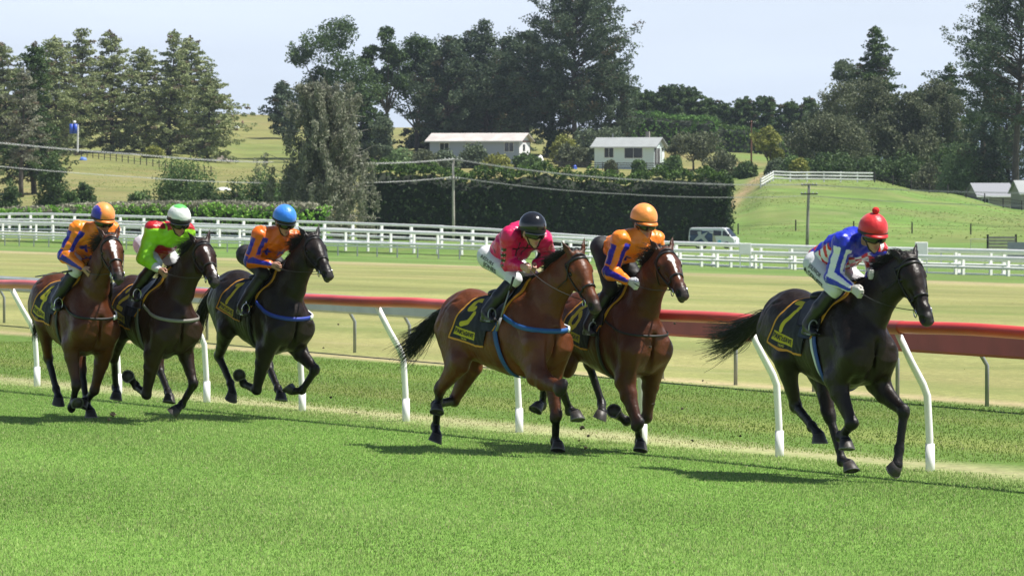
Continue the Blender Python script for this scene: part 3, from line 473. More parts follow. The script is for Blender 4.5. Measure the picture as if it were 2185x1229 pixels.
    # eyes, hooves
    for sg in (-1, 1):
        b = MB(); b.ell(hd(.285, -.040, .100 * sg), (.024, .022, .022), 12, 8); b.build('eye', M_eye, root, True)
    for sg, sd in ((-1, 'R'), (1, 'L')):
        P = leg_pts(J, sg, sd)
        for fe, ho in ((P['hfe'], P['hho']), (P['ffe'], P['fho'])):
            aa, ll, ff, nn, gg = foot_frame(fe, ho); b = MB(); V2 = []; N_ = 18
            for z, rx, ry, off in ((-.082, .050, .049, -.012), (-.04, .062, .059, -.002), (-.008, .072, .067, .008), (.0, .073, .068, .009)):
                for i in range(N_):
                    th = 2 * math.pi * i / N_; cx = math.cos(th); V2.append(ho + nn * z + gg * (off + rx * (cx if cx > -.75 else -.75)) + ll * ry * math.sin(th))
            b.add(V2, [(r*N_+i, r*N_+(i+1) % N_, (r+1)*N_+(i+1) % N_, (r+1)*N_+i) for r in range(3) for i in range(N_)] + [tuple(range(3*N_, 4*N_)), tuple(range(N_))[::-1]])
            hf = b.build('hoof', M_hoof, root, True); b = MB(); V3 = []
            for z, k_ in ((-.006, 1.015), (.005, 1.015), (.005, .84), (-.006, .84)):
                for i in range(N_):
                    th = 2 * math.pi * i / N_; cx = math.cos(th); V3.append(ho + nn * z + gg * (.009 + .073 * k_ * (cx if cx > -.7 else -.7)) + ll * .068 * k_ * math.sin(th))
            b.add(V3, [(r*N_+i, r*N_+(i+1) % N_, ((r+1) % 4)*N_+(i+1) % N_, ((r+1) % 4)*N_+i) for r in range(4) for i in range(N_) if abs(i - N_/2) > 2.5 or True]); b.build('horseshoe', M_shoe, hf)
    # mane, forelock, tail
    def strands(paths, r0):
        VV = []; FF = []; b = 0
        for p in paths:
            m = len(p); t = np.gradient(p, axis=0); s = np.cross(t, rng.normal(size=3)); s /= np.linalg.norm(s, axis=1, keepdims=True) + 1e-9; u = np.cross(t, s); u /= np.linalg.norm(u, axis=1, keepdims=True) + 1e-9
            w = (r0 * np.linspace(1, .25, m))[:, None]; ring = np.stack([p + s * w, p + u * w * .6, p - s * w, p - u * w * .6], 1); VV.append(ring.reshape(-1, 3))
            i = np.arange(m - 1)[:, None] * 4 + b; FF.append(np.concatenate([np.stack([i[:, 0]+q, i[:, 0]+(q+1) % 4, i[:, 0]+4+(q+1) % 4, i[:, 0]+4+q], -1) for q in range(4)])); b += m * 4
        return np.concatenate(VV), np.concatenate(FF)
    paths = []; c0 = np.array((.40, 0, 1.50)); c1 = hd(.02, -.04); hang = tail.get('mane', -1)
    for i in range(680):
        t_ = rng.random(); c = c0 * (1 - t_) + c1 * t_; p0 = G.out(c, np.array((-.35, .10 * rng.normal(), 1.0)), -.004)
        ln = mane_len * rng.uniform(.5, 1.15) * (.75 + .5 * math.sin(t_ * 9 + 1)); d0 = nrm(np.array((-.75 + .3 * rng.normal(), .38 * hang + .3 * rng.normal(), 0.55 + .22 * rng.normal()))); d1 = nrm(np.array((-.9, .5 * hang + .25 * rng.normal(), -.25 + .3 * rng.normal())))
        s_ = np.linspace(0, 1, 6)[:, None]; paths.append(p0 + ln * (d0 * s_ + (d1 - d0) * s_ ** 2 * .7))
    for i in range(70):
        p0 = hd(-.03 + .03 * rng.random(), .03, .03 * rng.normal()); ln = rng.uniform(.08, .17); d0 = nrm(-a * .9 + n * .5 + l * .35 * rng.normal()); d1 = nrm(-a * .3 - n * .8 + l * .6 * rng.normal())
        s_ = np.linspace(0, 1, 6)[:, None]; paths.append(p0 + ln * (d0 * s_ + (d1 - d0) * s_ ** 2 * .8))
    V, F = strands(paths, .0043); npmesh('mane', V, F, M_hair, root, True)
    paths = []; ctrl = np.array(tail['path'], float); sp = tail.get('spread', .12)
    def bez(t):
        m = len(ctrl) - 1; return sum(math.comb(m, i) * (1 - t) ** (m - i) * t ** i * ctrl[i] for i in range(m + 1))
    for i in range(540):
        st = rng.random() ** 1.5 * .35; ln = rng.uniform(.55, 1.0); off = rng.normal(size=3) * np.array((.5, .7, 1.0)); off /= max(1, np.linalg.norm(off) / 1.8); tt = np.linspace(st, min(1, st + ln), 9)
        p = np.stack([bez(t) for t in tt]); g_ = ((tt - st) ** 1.25)[:, None]; w = .018 * rng.normal(size=3); ph = rng.uniform(0, 6)
        paths.append(p + w + off * sp * g_ + .02 * np.sin(tt * 7 + ph)[:, None] * g_ * rng.normal(size=3))
    V, F = strands(paths, .0046); npmesh('tail', V, F, M_hair, root, True)
    # saddle cloth, saddle, girth, breast strap, bridle
    def skin(x, ph, off):                                        # point on the barrel: x along, ph angle from the top (positive = left)
        x = np.asarray(x, float); ph = np.asarray(ph, float); zc = np.interp(x, [t_[0] for t_ in TR], [t_[1] for t_ in TR]); c = np.stack([x, 0 * x, zc], -1)
        return G.out(c, np.stack([0 * x, np.sin(ph), np.cos(ph)], -1), off, inward=False)
    def patch(name, xb, xf, p0, p1, off, th, nx, ny, mat_, colf=None, parent=root):
        u, v = np.meshgrid(np.linspace(0, 1, nx), np.linspace(0, 1, ny), indexing='ij'); ph = p0 + (p1 - p0) * v; x = xb(ph) + (xf(ph) - xb(ph)) * u
        T = skin(x, ph, off + .004 * np.sin(9 * ph + 3 * u)); Bm = skin(x, ph, off - th); idx = np.arange(nx * ny).reshape(nx, ny); m_ = nx * ny
        F1 = np.stack([idx[:-1, :-1], idx[1:, :-1], idx[1:, 1:], idx[:-1, 1:]], -1).reshape(-1, 4)[:, ::-1]; rim = np.concatenate([idx[:, 0], idx[-1, 1:], idx[::-1, -1][1:], idx[0, ::-1][1:]]); r2 = np.roll(rim, -1); F2 = np.stack([rim, r2, r2 + m_, rim + m_], -1)[:-1]
        VV = np.concatenate([T.reshape(-1, 3), Bm.reshape(-1, 3)]); col = None
        if colf is not None: col = colf(x, ph).reshape(-1, 3); col = np.concatenate([col, col])
        return npmesh(name, VV, np.concatenate([F1[:, ::-1], F2]), mat_, parent, True, col)
    R_ = .29; dig = {'7': [[(.02,.93),(.42,.93)],[(.42,.93),(.36,.72)],[(.30,.62),(.14,.30),(.12,.02)]], '5': [[(.5,.95),(.14,.95),(.08,.60),(.3,.64)],[(.42,.48),(.36,.18),(.06,.06)]], '6': [[(.42,.95),(.14,.70),(.06,.36),(.08,.14),(.24,.03),(.42,.16),(.44,.36)],[(.42,.48),(.3,.58)]],
           '1': [[(.12,.80),(.34,.98)],[(.32,.95),(.24,.04)]], '2': [[(.04,.74),(.12,.94),(.34,.96),(.46,.8),(.40,.58),(.16,.42),(.10,.28)],[(.08,.10),(.46,.10)]], '4': [[(.36,.98),(.06,.36),(.5,.36)],[(.40,.62),(.40,.48)],[(.40,.26),(.40,.0)]]}[number]
    X0, PH0 = cloth['x0'], cloth['ph']; hgt = cloth.get('h', .30)
    NAV, YEL, ORA = np.array((.010, .011, .018)), np.array((.55, .46, .02)), np.array((.62, .28, .03))
    xb = lambda p: cloth['xt'] - cloth['sl'] * (np.abs(p) / 1.9) ** .9; xf = lambda p: .30 - .16 * np.clip(np.abs(p) - .5, 0, 9) / 1.2
    phm = cloth['phm']
    def colf(x, ph):
        c = np.tile(NAV, x.shape + (1,)) * (1 + .15 * np.sin(x * 40 + ph * 9))[..., None]
        sk = cloth.get('skew', .25)
        for sg in (-1, 1):
            s = (np.abs(ph) - PH0) * R_; u = x if sg < 0 else 2 * X0 + .25 - x; v = hgt - s         # v: height above the foot of the figure
            xx = (u - X0) / hgt + .12 * (v / hgt - .5) * 0; yy = v / hgt; dmin = np.full(x.shape, 9.)
            xx = xx - sk * (yy - .5)
            for pl in dig:
                for p, q in zip(pl[:-1], pl[1:]):
                    d = np.array(q) - p; t_ = np.clip(((xx - p[0]) * d[0] + (yy - p[1]) * d[1]) / (d @ d), 0, 1); dmin = np.minimum(dmin, np.hypot(xx - p[0] - t_ * d[0], yy - p[1] - t_ * d[1]))
            c = np.where(((dmin < .085) & (np.sign(ph) == sg))[..., None], YEL, c)
            ub = u + sk * (s - hgt / 2); bb = (np.sign(ph) == sg) & (s > hgt + .02) & (s < hgt + .10) & (ub > X0 - .05) & (ub < X0 + .27); c = np.where(bb[..., None], YEL, c)
        e = np.minimum(np.abs(x - xb(ph)), (phm - np.abs(ph)) * R_); c = np.where((e < .016)[..., None], ORA, c)
        return c
    cl_ = patch('saddle_cloth', xb, xf, -phm, phm, .014, .012, 110, 260, M_cloth, colf)
    for sg in (-1, 1):
        for body, sz_, dv in (("PAK'nSAVE", .062, .060), ('TAUPO', .026, .118)):
            tv, tf = text_mesh(body, sz_, True); sk_ = -cloth.get('skew', .25) * (hgt / 2 + dv - tv[:, 1]); xs = X0 + .11 + tv[:, 0] + sk_ if sg < 0 else X0 + .11 - tv[:, 0] + sk_; ph_ = sg * (PH0 + (hgt + dv - tv[:, 1]) / R_)
            if dv > .1 and PH0 + (hgt + .13) / R_ > phm: continue
            npmesh('lettering', skin(xs, ph_, .0185), tf if sg < 0 else tf[:, ::-1], M_print if dv < .1 else mat_yel, cl_)
    patch('saddle_pad', lambda p: .18 - .10 * (np.abs(p) / 1.5), lambda p: .50 - .24 * (np.abs(p) / 1.5) ** 1.2, -1.42, 1.42, .022, .016, 40, 90, M_cloth, lambda x, p: np.where((np.abs(x - (.50 - .24 * (np.abs(p) / 1.5) ** 1.2)) < .012)[..., None], ORA, np.tile(np.array(straps.get('pad', (.012, .016, .03))), x.shape + (1,))))
    sad = patch('saddle', lambda p: .0 + .10 * np.clip(np.abs(p) - .5, 0, 9), lambda p: .36 + .02 * np.abs(p), -1.12, 1.12, .034, .014, 30, 60, M_leather)
    b = MB(); b.ell((-.0, 0, 1.575), (.09, .12, .045), 14, 8); b.build('cantle', M_leather, sad, True); b = MB(); b.ell((.33, 0, 1.61), (.05, .06, .05), 12, 8); b.build('pommel', M_leather, sad, True)
    def mcol(c): return mat('strap_' + key + '_%d' % rng.integers(1e6), c, rough=.6, noise=.1)
    a_ = np.linspace(1.0, 2 * math.pi - 1.0, 60); xg = np.where(True, .30 - .0 * a_, 0) + straps.get('gs', 0) * np.cos(a_ - math.pi)
    for dx, w_, c_ in straps['girth']:
        b = MB(); P = skin(xg + dx, a_, .012); strap(b, P, P - np.stack([xg + dx, 0 * a_, 0 * a_ + 1.2], -1), w_, .004); b.build('girth', mcol(c_), root, True)
    if straps.get('breast'):
        th = np.linspace(-1.75, 1.75, 60); zz = straps.get('bz', 1.24) + .16 * (1 - np.cos(th)) * .7; c = np.stack([0 * th + .42, 0 * th, zz], -1); dr = np.stack([np.cos(th), np.sin(th), 0 * th], -1); P = G.out(c, dr, .010)
        b = MB(); strap(b, P, dr, straps.get('bw', .035), .0028); bs = b.build('breast_strap', mcol(straps['breast']), root, True)
        if straps.get('fleece'): b = MB(); k = (th > .35) & (th < .95); strap(b, P[k] + dr[k] * .006, dr[k], .045, .008); b.build('fleece', M_white, bs, True)
    b = MB(); wd = .018
    def ring(t0, c0, t1, c1, n_=40, s0=-math.pi, s1=math.pi, w_=wd):
        th = np.linspace(s0, s1, n_); ctr = np.array([hd(t0 + (t1 - t0) * .5 * (1 - math.cos(x)), c0 + (c1 - c0) * .5 * (1 - math.cos(x))) for x in th]); dr = np.array([n * math.cos(x) + l * math.sin(x) for x in th]); ctr2 = np.array([hd(t0 + (t1 - t0) * .5 * (1 - math.cos(x)), -.06) for x in th])
        P = G.out(ctr2, dr, .007); strap(b, P, dr, w_, .004)
    ring(.10, 0, .10, 0, 30, -1.55, 1.55, .026); ring(.60, 0, .64, 0); ring(.03, 0, .36, 0, 40, -math.pi, math.pi, .014)
    for sg in (-1, 1):
        t_ = np.linspace(.06, .80, 24); ctr = np.array([hd(x, -.065 - .01 * math.sin(x * 3)) for x in t_]); dr = np.tile(l * sg, (24, 1)); P = G.out(ctr, dr, .007); strap(b, P, dr, .016, .004)
    br = b.build('bridle', M_leather, root, True); bits = {}
    for sg in (-1, 1):
        c = G.out(hd(.80, -.075), l * sg, .012); b = MB(); b.tube([c + .034 * (a * math.cos(x) + n * math.sin(x)) for x in np.linspace(0, 2 * math.pi, 19)], .005, 6, cap=False); b.build('bit_ring', M_steel, br, True); bits[sg] = c
        hand = np.array(h['R']['wrR' if sg < 0 else 'wrL']) + (.08, 0, -.01); p0 = c - a * .03; s_ = np.linspace(0, 1, 16)[:, None]; mid_ = (p0 + hand) / 2 + np.array((0, .09 * sg, -.05)); P = p0 * (1 - s_) ** 2 + 2 * mid_ * s_ * (1 - s_) + hand * s_ ** 2
        vi = G.samp(G.D, P); gd = G.grad(P, .03); P = P + gd * np.clip(.012 - vi, 0, .2)[:, None]; b = MB(); b.tube(P, .008, 6, flat=.5); b.build('rein', M_leather, br, True)
    # stirrups
    for sg, an in ((-1, 'anR'), (1, 'anL')):
        A = np.array(h['R'][an]); f_ = A + (.09, 0, -.075); b = MB(); b.tube([f_ + np.array((.0, .045 * math.sin(x), .060 - .060 * math.cos(x) * 1.0)) * np.array((1, 1, 1)) - (0, 0, .012) for x in np.linspace(0, 2 * math.pi, 25)], .006, 6, cap=False); b.box(f_ + (-.03, -.05, -.016), f_ + (.03, .05, -.006)); b.tube([f_ + (0, 0, .108), np.array((.22, sg * .26, 1.48))], .008, 6, flat=.4); b.build('stirrup', M_steel if key in '321' else M_galv, sad, True)
    return root, G, Rm
mat_yel = mat('print_yellow', (.5, .42, .05), rough=.7)
# ------------------------------------------------------------------ jockeys
BLUE, ORG, WHT, RED, BLK, PINK, LIME = [np.array(c) for c in ((.028, .028, .40), (.88, .235, .02), (.78, .78, .80), (.62, .015, .02), (.012, .012, .014), (.62, .011, .10), (.34, .74, .03))]
ROY = np.array((.016, .030, .48))
def star(u, v, R):
    r = np.hypot(u, v); th = np.arctan2(u, v); s = np.abs(((th / (2 * math.pi / 5)) + .5) % 1 - .5) * 2   # 0 at tips, 1 between
    return r < R * (1 - .62 * s ** .8)
def build_jockey(key, label, silks, capf, breech, skin_c, Rm, Gh, gloves=None, pom=None, peak=None, band=None, head_yaw=0., thigh_text=(), whip=None):
    h = HORSES[key]; J = {k: np.array(v, float) for k, v in h['R'].items()}; off = np.array((.2, 0, 1.2))
    loc = Vector(h['pos']) + Rm @ Vector(off); root = empty('person', loc, label, 'jockey', 'jockeys riding the race', Rm.to_euler())
    rng = np.random.default_rng(int(key) + 50)
    pel, nk, hc = J['pel'], J['neck'], J['head']; t = nrm(nk - pel); s = nrm(J['shL'] - J['shR']); s = nrm(s - t * (s @ t)); f = np.cross(s, t); TL = np.linalg.norm(nk - pel)
    cy, sy = math.cos(head_yaw), math.sin(head_yaw); pit = math.radians(14); hf = np.array((cy * math.cos(pit), sy * math.cos(pit), -math.sin(pit))); hl = np.array((-sy, cy, 0.)); hu = np.cross(hf, hl); hax = (hf, hl, hu)
    H = lambda x, y, z: hc + hf * x + hl * y + hu * z
    def hands(G, e, fe):
        for sd, sg in (('R', -1), ('L', 1)):
            w = J['wr' + sd]; a = nrm(w - J['el' + sd]); a = nrm(a * .7 + np.array((.5, 0, -.15))); o = np.array((0, sg, 0.)); o = nrm(o - a * (o @ a)); u = np.cross(o, a) * sg; u = u if u[2] > 0 else -u
            G.tube(w, w + a * .075, (.019 + e, .030 + e), (.016 + e, .040 + e), side=o, k=.015, lab=3 if fe else 0)
            for i, (dv, ln) in enumerate(((.031, .95), (.011, 1.05), (-.009, 1.0), (-.028, .82))):
                r = w + a * .078 + u * dv + o * .004; p1 = r + a * .030 * ln + o * .004 - u * .004; p2 = p1 - o * .026 * ln + a * .006; p3 = p2 - a * .022 * ln - o * .006
                G.cone(r, p1, .0098 + e, .0092 + e, k=.006); G.cone(p1, p2, .0092 + e, .0085 + e, k=.004); G.cone(p2, p3, .0085 + e, .0075 + e, k=.004)
            r = w + a * .025 + u * .030 - o * .006; p1 = r + a * .03 + u * .014 - o * .014; p2 = p1 + a * .028 - u * .004 - o * .008; G.cone(r, p1, .012 + e, .0105 + e, k=.008); G.cone(p1, p2, .0105 + e, .0085 + e, k=.005)
    allp = np.array(list(J.values())); lo = allp.min(0) - .17; hi = allp.max(0) + .19
    # body (one surface: head, neck, trunk, arms, hands, legs)
    G = Grid(lo, hi, .0065)
    G.tube(pel, pel * .5 + nk * .5, (.135, .10), (.125, .095), side=s, k=.05); G.tube(pel * .5 + nk * .5, nk - t * .06, (.135, .10), (.15, .085), side=s, k=.05)
    for sd in 'RL':
        G.cone(nk - t * .04, J['sh' + sd], .06, .05, k=.04); G.cone(J['sh' + sd], J['el' + sd], .046, .036, k=.03); m = J['el' + sd] * .7 + J['wr' + sd] * .3; G.cone(J['el' + sd], m, .037, .037, k=.02); G.cone(m, J['wr' + sd], .037, .026, k=.02)
        G.cone(J['hip' + sd], J['kn' + sd], .078, .052, k=.04); G.cone(J['kn' + sd], J['an' + sd], .05, .034, k=.03); G.cone(J['an' + sd], J['an' + sd] + (.07, 0, -.045), .030, .02, k=.02)
    hands(G, 0, False)
    G.cone(nk, H(-.015, 0, -.08), .060, .056, k=.03); G.ell(H(0, 0, 0), (.094, .077, .10), ax=hax, k=.02); G.ell(H(.012, 0, -.06), (.082, .068, .085), ax=hax, k=.03)
    G.ell(H(.045, 0, -.135), (.05, .050, .045), ax=hax, k=.03); G.ell(H(.078, 0, -.172), (.018, .020, .016), ax=hax, k=.02); G.cone(H(.092, 0, -.055), H(.112, 0, -.098), .010, .014, k=.012); G.ell(H(.10, 0, -.105), (.012, .02, .009), ax=hax, k=.008)
    G.ell(H(.091, 0, -.131), (.011, .024, .006), ax=hax, k=.006, lab=1); G.ell(H(.088, 0, -.145), (.011, .021, .006), ax=hax, k=.006, lab=1); G.ell(H(.096, 0, -.138), (.012, .022, .0022), ax=hax, k=.003, cut=True)
    for sg in (-1, 1):
        G.ell(H(.055, .042 * sg, -.095), (.03, .022, .026), ax=hax, k=.02); G.ell(H(.086, .032 * sg, -.055), (.014, .016, .010), ax=hax, k=.008, cut=True); G.ell(H(-.005, .076 * sg, -.075), (.024, .010, .034), ax=hax, k=.008); G.ell(H(0, .083 * sg, -.075), (.012, .006, .02), ax=hax, k=.005, cut=True)
    V, F = G.mesh(); lab = np.clip(G.samp(G.L, V), 0, 1)[:, None]; sk = np.array(skin_c); flush = smooth(np.linalg.norm(V - H(.07, 0, -.10), axis=1), .09, .02)[:, None]
    col = sk * (1 - lab) + np.array((.40, .14, .12)) * lab; col = col * (1 - flush * np.array((.0, .12, .14)))
    npmesh('body', V - off, F, M_skin, root, True, col)
    hair = Grid(hc - .16, hc + .16, .008); hair.ell(H(-.012, 0, -.012), (.092, .080, .088), ax=hax); hair.ell(H(-.05, 0, -.06), (.05, .070, .05), ax=hax, k=.03); V, F = hair.mesh(); q = (V - hc); keep = (q @ hf) < .055; F = F[keep[F].all(1)]; npmesh('hair', V - off, F, mat('hair_' + key, (.03, .02, .014), .7), root, True)
    # silks
    G = Grid(lo, hi, .0075)
    G.tube(pel + t * .02, pel * .45 + nk * .55, (.165, .145), (.175, .145), side=s, k=.05); G.tube(pel * .45 + nk * .55, nk - t * .05, (.185, .145), (.185, .125), side=s, k=.05); G.tube(pel * .3 + nk * .7 - f * .03, nk - t * .03 - f * .02, (.15, .1), (.12, .09), side=s, k=.05)
    G.cone(nk - t * .02, nk + nrm(hc - nk) * .07, .075, .068, k=.02)
    for sd, sg in (('R', -1), ('L', 1)):
        sh, el, wr = J['sh' + sd], J['el' + sd], J['wr' + sd]; we = el * .12 + wr * .88
        G.cone(nk - t * .06, sh - t * .01, .098, .078, k=.07); G.cone(sh - t * .01, el, .080, .072, k=.07); G.cone(el, we, .074, .044, k=.03); G.cone(el * .5 + sh * .5 - t * .015, el - (0, 0, .02), .068, .062, k=.03)
    X, Y, Z = [a_.astype(f32) for a_ in np.meshgrid(*G.ax, indexing='ij', sparse=True)]; ph = rng.uniform(0, 6, 6)
    wr_ = .0042 * np.sin(X * 34 + 5 * np.sin(Z * 16 + ph[0]) + ph[1]) * np.sin(Y * 27 + 4 * np.sin(X * 13 + ph[2]) + Z * 12) + .003 * np.sin(Z * 61 + 3 * np.sin(Y * 30 + ph[3]) + X * 21); G.D = (G.D + wr_).astype(f32)
    V, F = G.mesh(); P = V - pel; tv, ts, tf = (P @ t) / TL, P @ s, P @ f; arm = np.full(len(V), 9.); aq = np.zeros(len(V)); aa = np.zeros(len(V)); asd = np.zeros(len(V))
    for sd, sg in (('R', -1), ('L', 1)):
        sh, el, wr = J['sh' + sd], J['el' + sd], J['wr' + sd]; L1, L2 = np.linalg.norm(el - sh), np.linalg.norm(wr - el)
        for p0, p1, q0, Ln in ((sh, el, 0, L1), (el, wr, L1, L2)):
            d = (p1 - p0) / Ln; q = (V - p0) @ d; qc = np.clip(q, 0, Ln); dv = V - p0 - qc[:, None] * d; r = np.linalg.norm(dv, axis=1)
            oref = nrm(s * sg - d * ((s * sg) @ d)); fref = np.cross(d, oref) * sg; ang = np.arctan2(dv @ fref, dv @ oref); b = r < arm
            arm = np.where(b, r, arm); aq = np.where(b, (q0 + qc) / (L1 + L2), aq); aa = np.where(b, ang, aa); asd = np.where(b, sg, asd)
    slv = (arm < .125) & ~((np.abs(ts) < .16 - .02 * 0) & (aq < .42) & (tv < 1.02)) & (aq > .015)
    col = silks(dict(tv=tv, ts=ts, tf=tf, slv=slv, aq=aq, aa=aa, sd=asd, n=len(V), V=V, rng=rng))
    jk = npmesh('silks', V - off, F, M_silk, root, True, col)
    # breeches
    G2 = Grid(lo, hi, .0085)
    G2.tube(pel - t * .02, pel + t * .10, (.155, .125), (.14, .112), side=s, k=.05)
    for sd, sg in (('R', -1), ('L', 1)):
        hp, kn, an = J['hip' + sd], J['kn' + sd], J['an' + sd]; G2.ell(hp - f * .03 + s * sg * .005 - t * .01, (.088, .092, .092), k=.06); G2.cone(hp, kn, .098, .066, k=.045); G2.cone(kn, kn * .78 + an * .22, .064, .055, k=.03)
    X, Y, Z = [a_.astype(f32) for a_ in np.meshgrid(*G2.ax, indexing='ij', sparse=True)]; G2.D = (G2.D + .0025 * np.sin(X * 50 + 3 * np.sin(Z * 22) + ph[4]) * np.sin(Z * 38 + Y * 30)).astype(f32)
    V, F = G2.mesh(); bc = np.tile(np.array(breech), (len(V), 1)); br = npmesh('breeches', V - off, F, M_breech, root, True, bc)
    hp, kn = J['hipR'], J['knR']; u_ = nrm(kn - hp)
    vd_ = nrm(np.cross(np.array((0, 1., 0)), u_)); vd_ = vd_ if vd_[2] > 0 else -vd_
    for body, sz, qu, qv, mm in thigh_text:
        tv_, tf_ = text_mesh(body, sz, sz > .045); ctr = hp * (1 - qu) + kn * qu + vd_ * qv; Pp = ctr + tv_[:, :1] * u_ + tv_[:, 1:2] * vd_ + np.array((0, -.25, 0)); Q = G2.out(Pp, np.tile(np.array((0, 1., 0)), (len(Pp), 1)), .004, rmax=.3, n=90, inward=True); npmesh('lettering', Q - off, tf_, M_print if mm == 0 else M_printg, br)
    # boots
    for sd, sg in (('R', -1), ('L', 1)):
        kn, an = J['kn' + sd], J['an' + sd]; B = Grid(np.minimum(kn, an) - .2, np.maximum(kn, an) + .2, .008); top = kn * .80 + an * .20; tb = nrm(kn - an)
        B.cone(top, kn * .45 + an * .55, .066, .066, k=.02); B.cone(kn * .45 + an * .55, an, .064, .048, k=.02); toe = an + np.array((.135, sg * .015, -.075)); heel = an + np.array((-.045, 0, -.055))
        B.tube(an + (0, 0, -.035), toe, (.042, .046), (.036, .024), k=.025); B.ell(heel + (.01, 0, -.012), (.035, .036, .032), k=.025); B.tube(heel + (0, 0, -.028), toe + (0, 0, -.012), (.036, .012), (.036, .010), k=.01, lab=1)
        V, F = B.mesh(); npmesh('boot', V - off, F, M_boot, root, True)
    if gloves is not None:
        for sd in 'RL':
            B = Grid(J['wr' + sd] - .16, J['wr' + sd] + .18, .005); Jb = J; hands(B, .0035, True); V, F = B.mesh(); npmesh('glove', V - off, F, mat('glove_' + key + sd, gloves, .55), root, True)
    # skull cap with silk cover, goggles, chin strap
    V = []; F = []; n_, m_ = 40, 22; up0 = hu; rx, ry, rz = .135, .122, .132
    for i in range(m_ + 1):
        for j in range(n_):
            th = (i / m_) * math.radians(118 if True else 0); az = 2 * math.pi * j / n_; low = th
            cf = math.cos(az); thm = math.radians(107 - 10 * cf); th = thm * i / m_; p = np.array((math.sin(th) * math.cos(az) * rx, math.sin(th) * math.sin(az) * ry, math.cos(th) * rz)); V.append(H(*(p + np.array((0, 0, .004)))))
    F = [(i*n_+j, (i+1)*n_+j, (i+1)*n_+(j+1) % n_, i*n_+(j+1) % n_) for i in range(m_) for j in range(n_)]
    V = np.array(V); q = (V - hc) @ np.stack(hax).T; col = np.array([capf(p) for p in q])
    hm = npmesh('helmet', V - off, F, M_gloss if key == '5' else M_cap, root, True, col)
    sm = hm.modifiers.new('thick', 'SOLIDIFY'); sm.thickness = .012; sm.offset = -1
    if pom is not None: b = MB(); b.ell(H(0, 0, .158) - off, (.032, .032, .030), 16, 10); b.build('pompom', mat('pom_' + key, pom, .9, bump=.8, bscale=120), hm, True)
    if peak is not None:
        b = MB(); Vp = []; 
        for k_ in range(17):
            az = math.radians(-70 + 140 * k_ / 16); e = math.cos(az * 1.28); 
            for rr, zz in ((1.0, -.010), (1.0 + .24 * max(e, 0), -.034), (1.0 + .24 * max(e, 0), -.041), (.99, -.022)): Vp.append(H(rx * .97 * rr * math.cos(az), ry * .97 * rr * math.sin(az), zz) - off)
        b.add(Vp, [(k_*4+q_, k_*4+4+q_, k_*4+4+(q_+1) % 4, k_*4+(q_+1) % 4) for k_ in range(16) for q_ in range(4)]); b.build('peak', mat('peak_' + key, peak, .4), hm, True)
    b = MB(); Vg = []; ng = 25
    for k_ in range(ng):
        az = math.radians(-78 + 156 * k_ / (ng - 1)); nose = math.exp(-(az / .2) ** 2); z1 = -.024; z0 = -.102 + .022 * nose + .014 * abs(az)
        for z, r in ((z1, 1.04), (z1 * .6 + z0 * .4, 1.20), (z0 * .8 + z1 * .2, 1.17), (z0, 1.04)): Vg.append(H(.105 * r * math.cos(az) + .008, .090 * r * math.sin(az), z) - off)
    b.add(Vg, [(k_*4+q_, k_*4+4+q_, k_*4+5+q_, k_*4+1+q_) for k_ in range(ng - 1) for q_ in range(3)]); g_ = b.build('goggles', M_lens, root, True); sm = g_.modifiers.new('thick', 'SOLIDIFY'); sm.thickness = .008
    b = MB(); az = np.linspace(0, 2 * math.pi, 49)[:-1]; strap(b, [H(.134 * math.cos(x), .121 * math.sin(x), -.026 + .006 * math.cos(x)) * 1 + hf * .002 - off for x in az], [hf * math.cos(x) + hl * math.sin(x) for x in az], .022 if band is None else .03, .003, closed=True); b.build('goggle_strap', mat('gstrap_' + key, band if band is not None else (.015, .015, .016), .6), g_)
    b = MB()
    for sg in (-1, 1): b.tube([H(.02, .082 * sg, -.03) - off, H(.035, .074 * sg, -.10) - off, H(.06, .045 * sg, -.165) - off, H(.075, .0, -.19) - off], .006, 6)
    b.build('chin_strap', M_leather, hm, True)
    if whip:
        p0, p1 = [np.array(p, float) for p in whip[:2]]; Rw = Rm; b = MB(); d = p1 - p0; o = p0; wloc = Vector(h['pos']) + Rm @ Vector(o)
        e = empty('whip', wloc, whip[2], 'riding whip', None, Rm.to_euler()); b.tube([(0, 0, 0), d * .25], .011, 8); b.build('grip', M_leather, e, True); b = MB(); b.tube([d * .25, d * .75], .006, 8); b.build('shaft', mat('whipshaft' + key, (.25, .25, .26), .4), e, True); b = MB(); b.tube([d * .75, d], .016, 8, flat=.4); b.build('flap', mat('whipflap' + key, whip[3], .7), e, True)
    return root
M_gloss = mat('helmet_black', None, rough=.16, spec=.6, attr=True, coat=.3)
M_cap = mat('cap_silk', None, rough=.42, spec=.5, attr=True, sheen=.2, bump=.5, bscale=30)
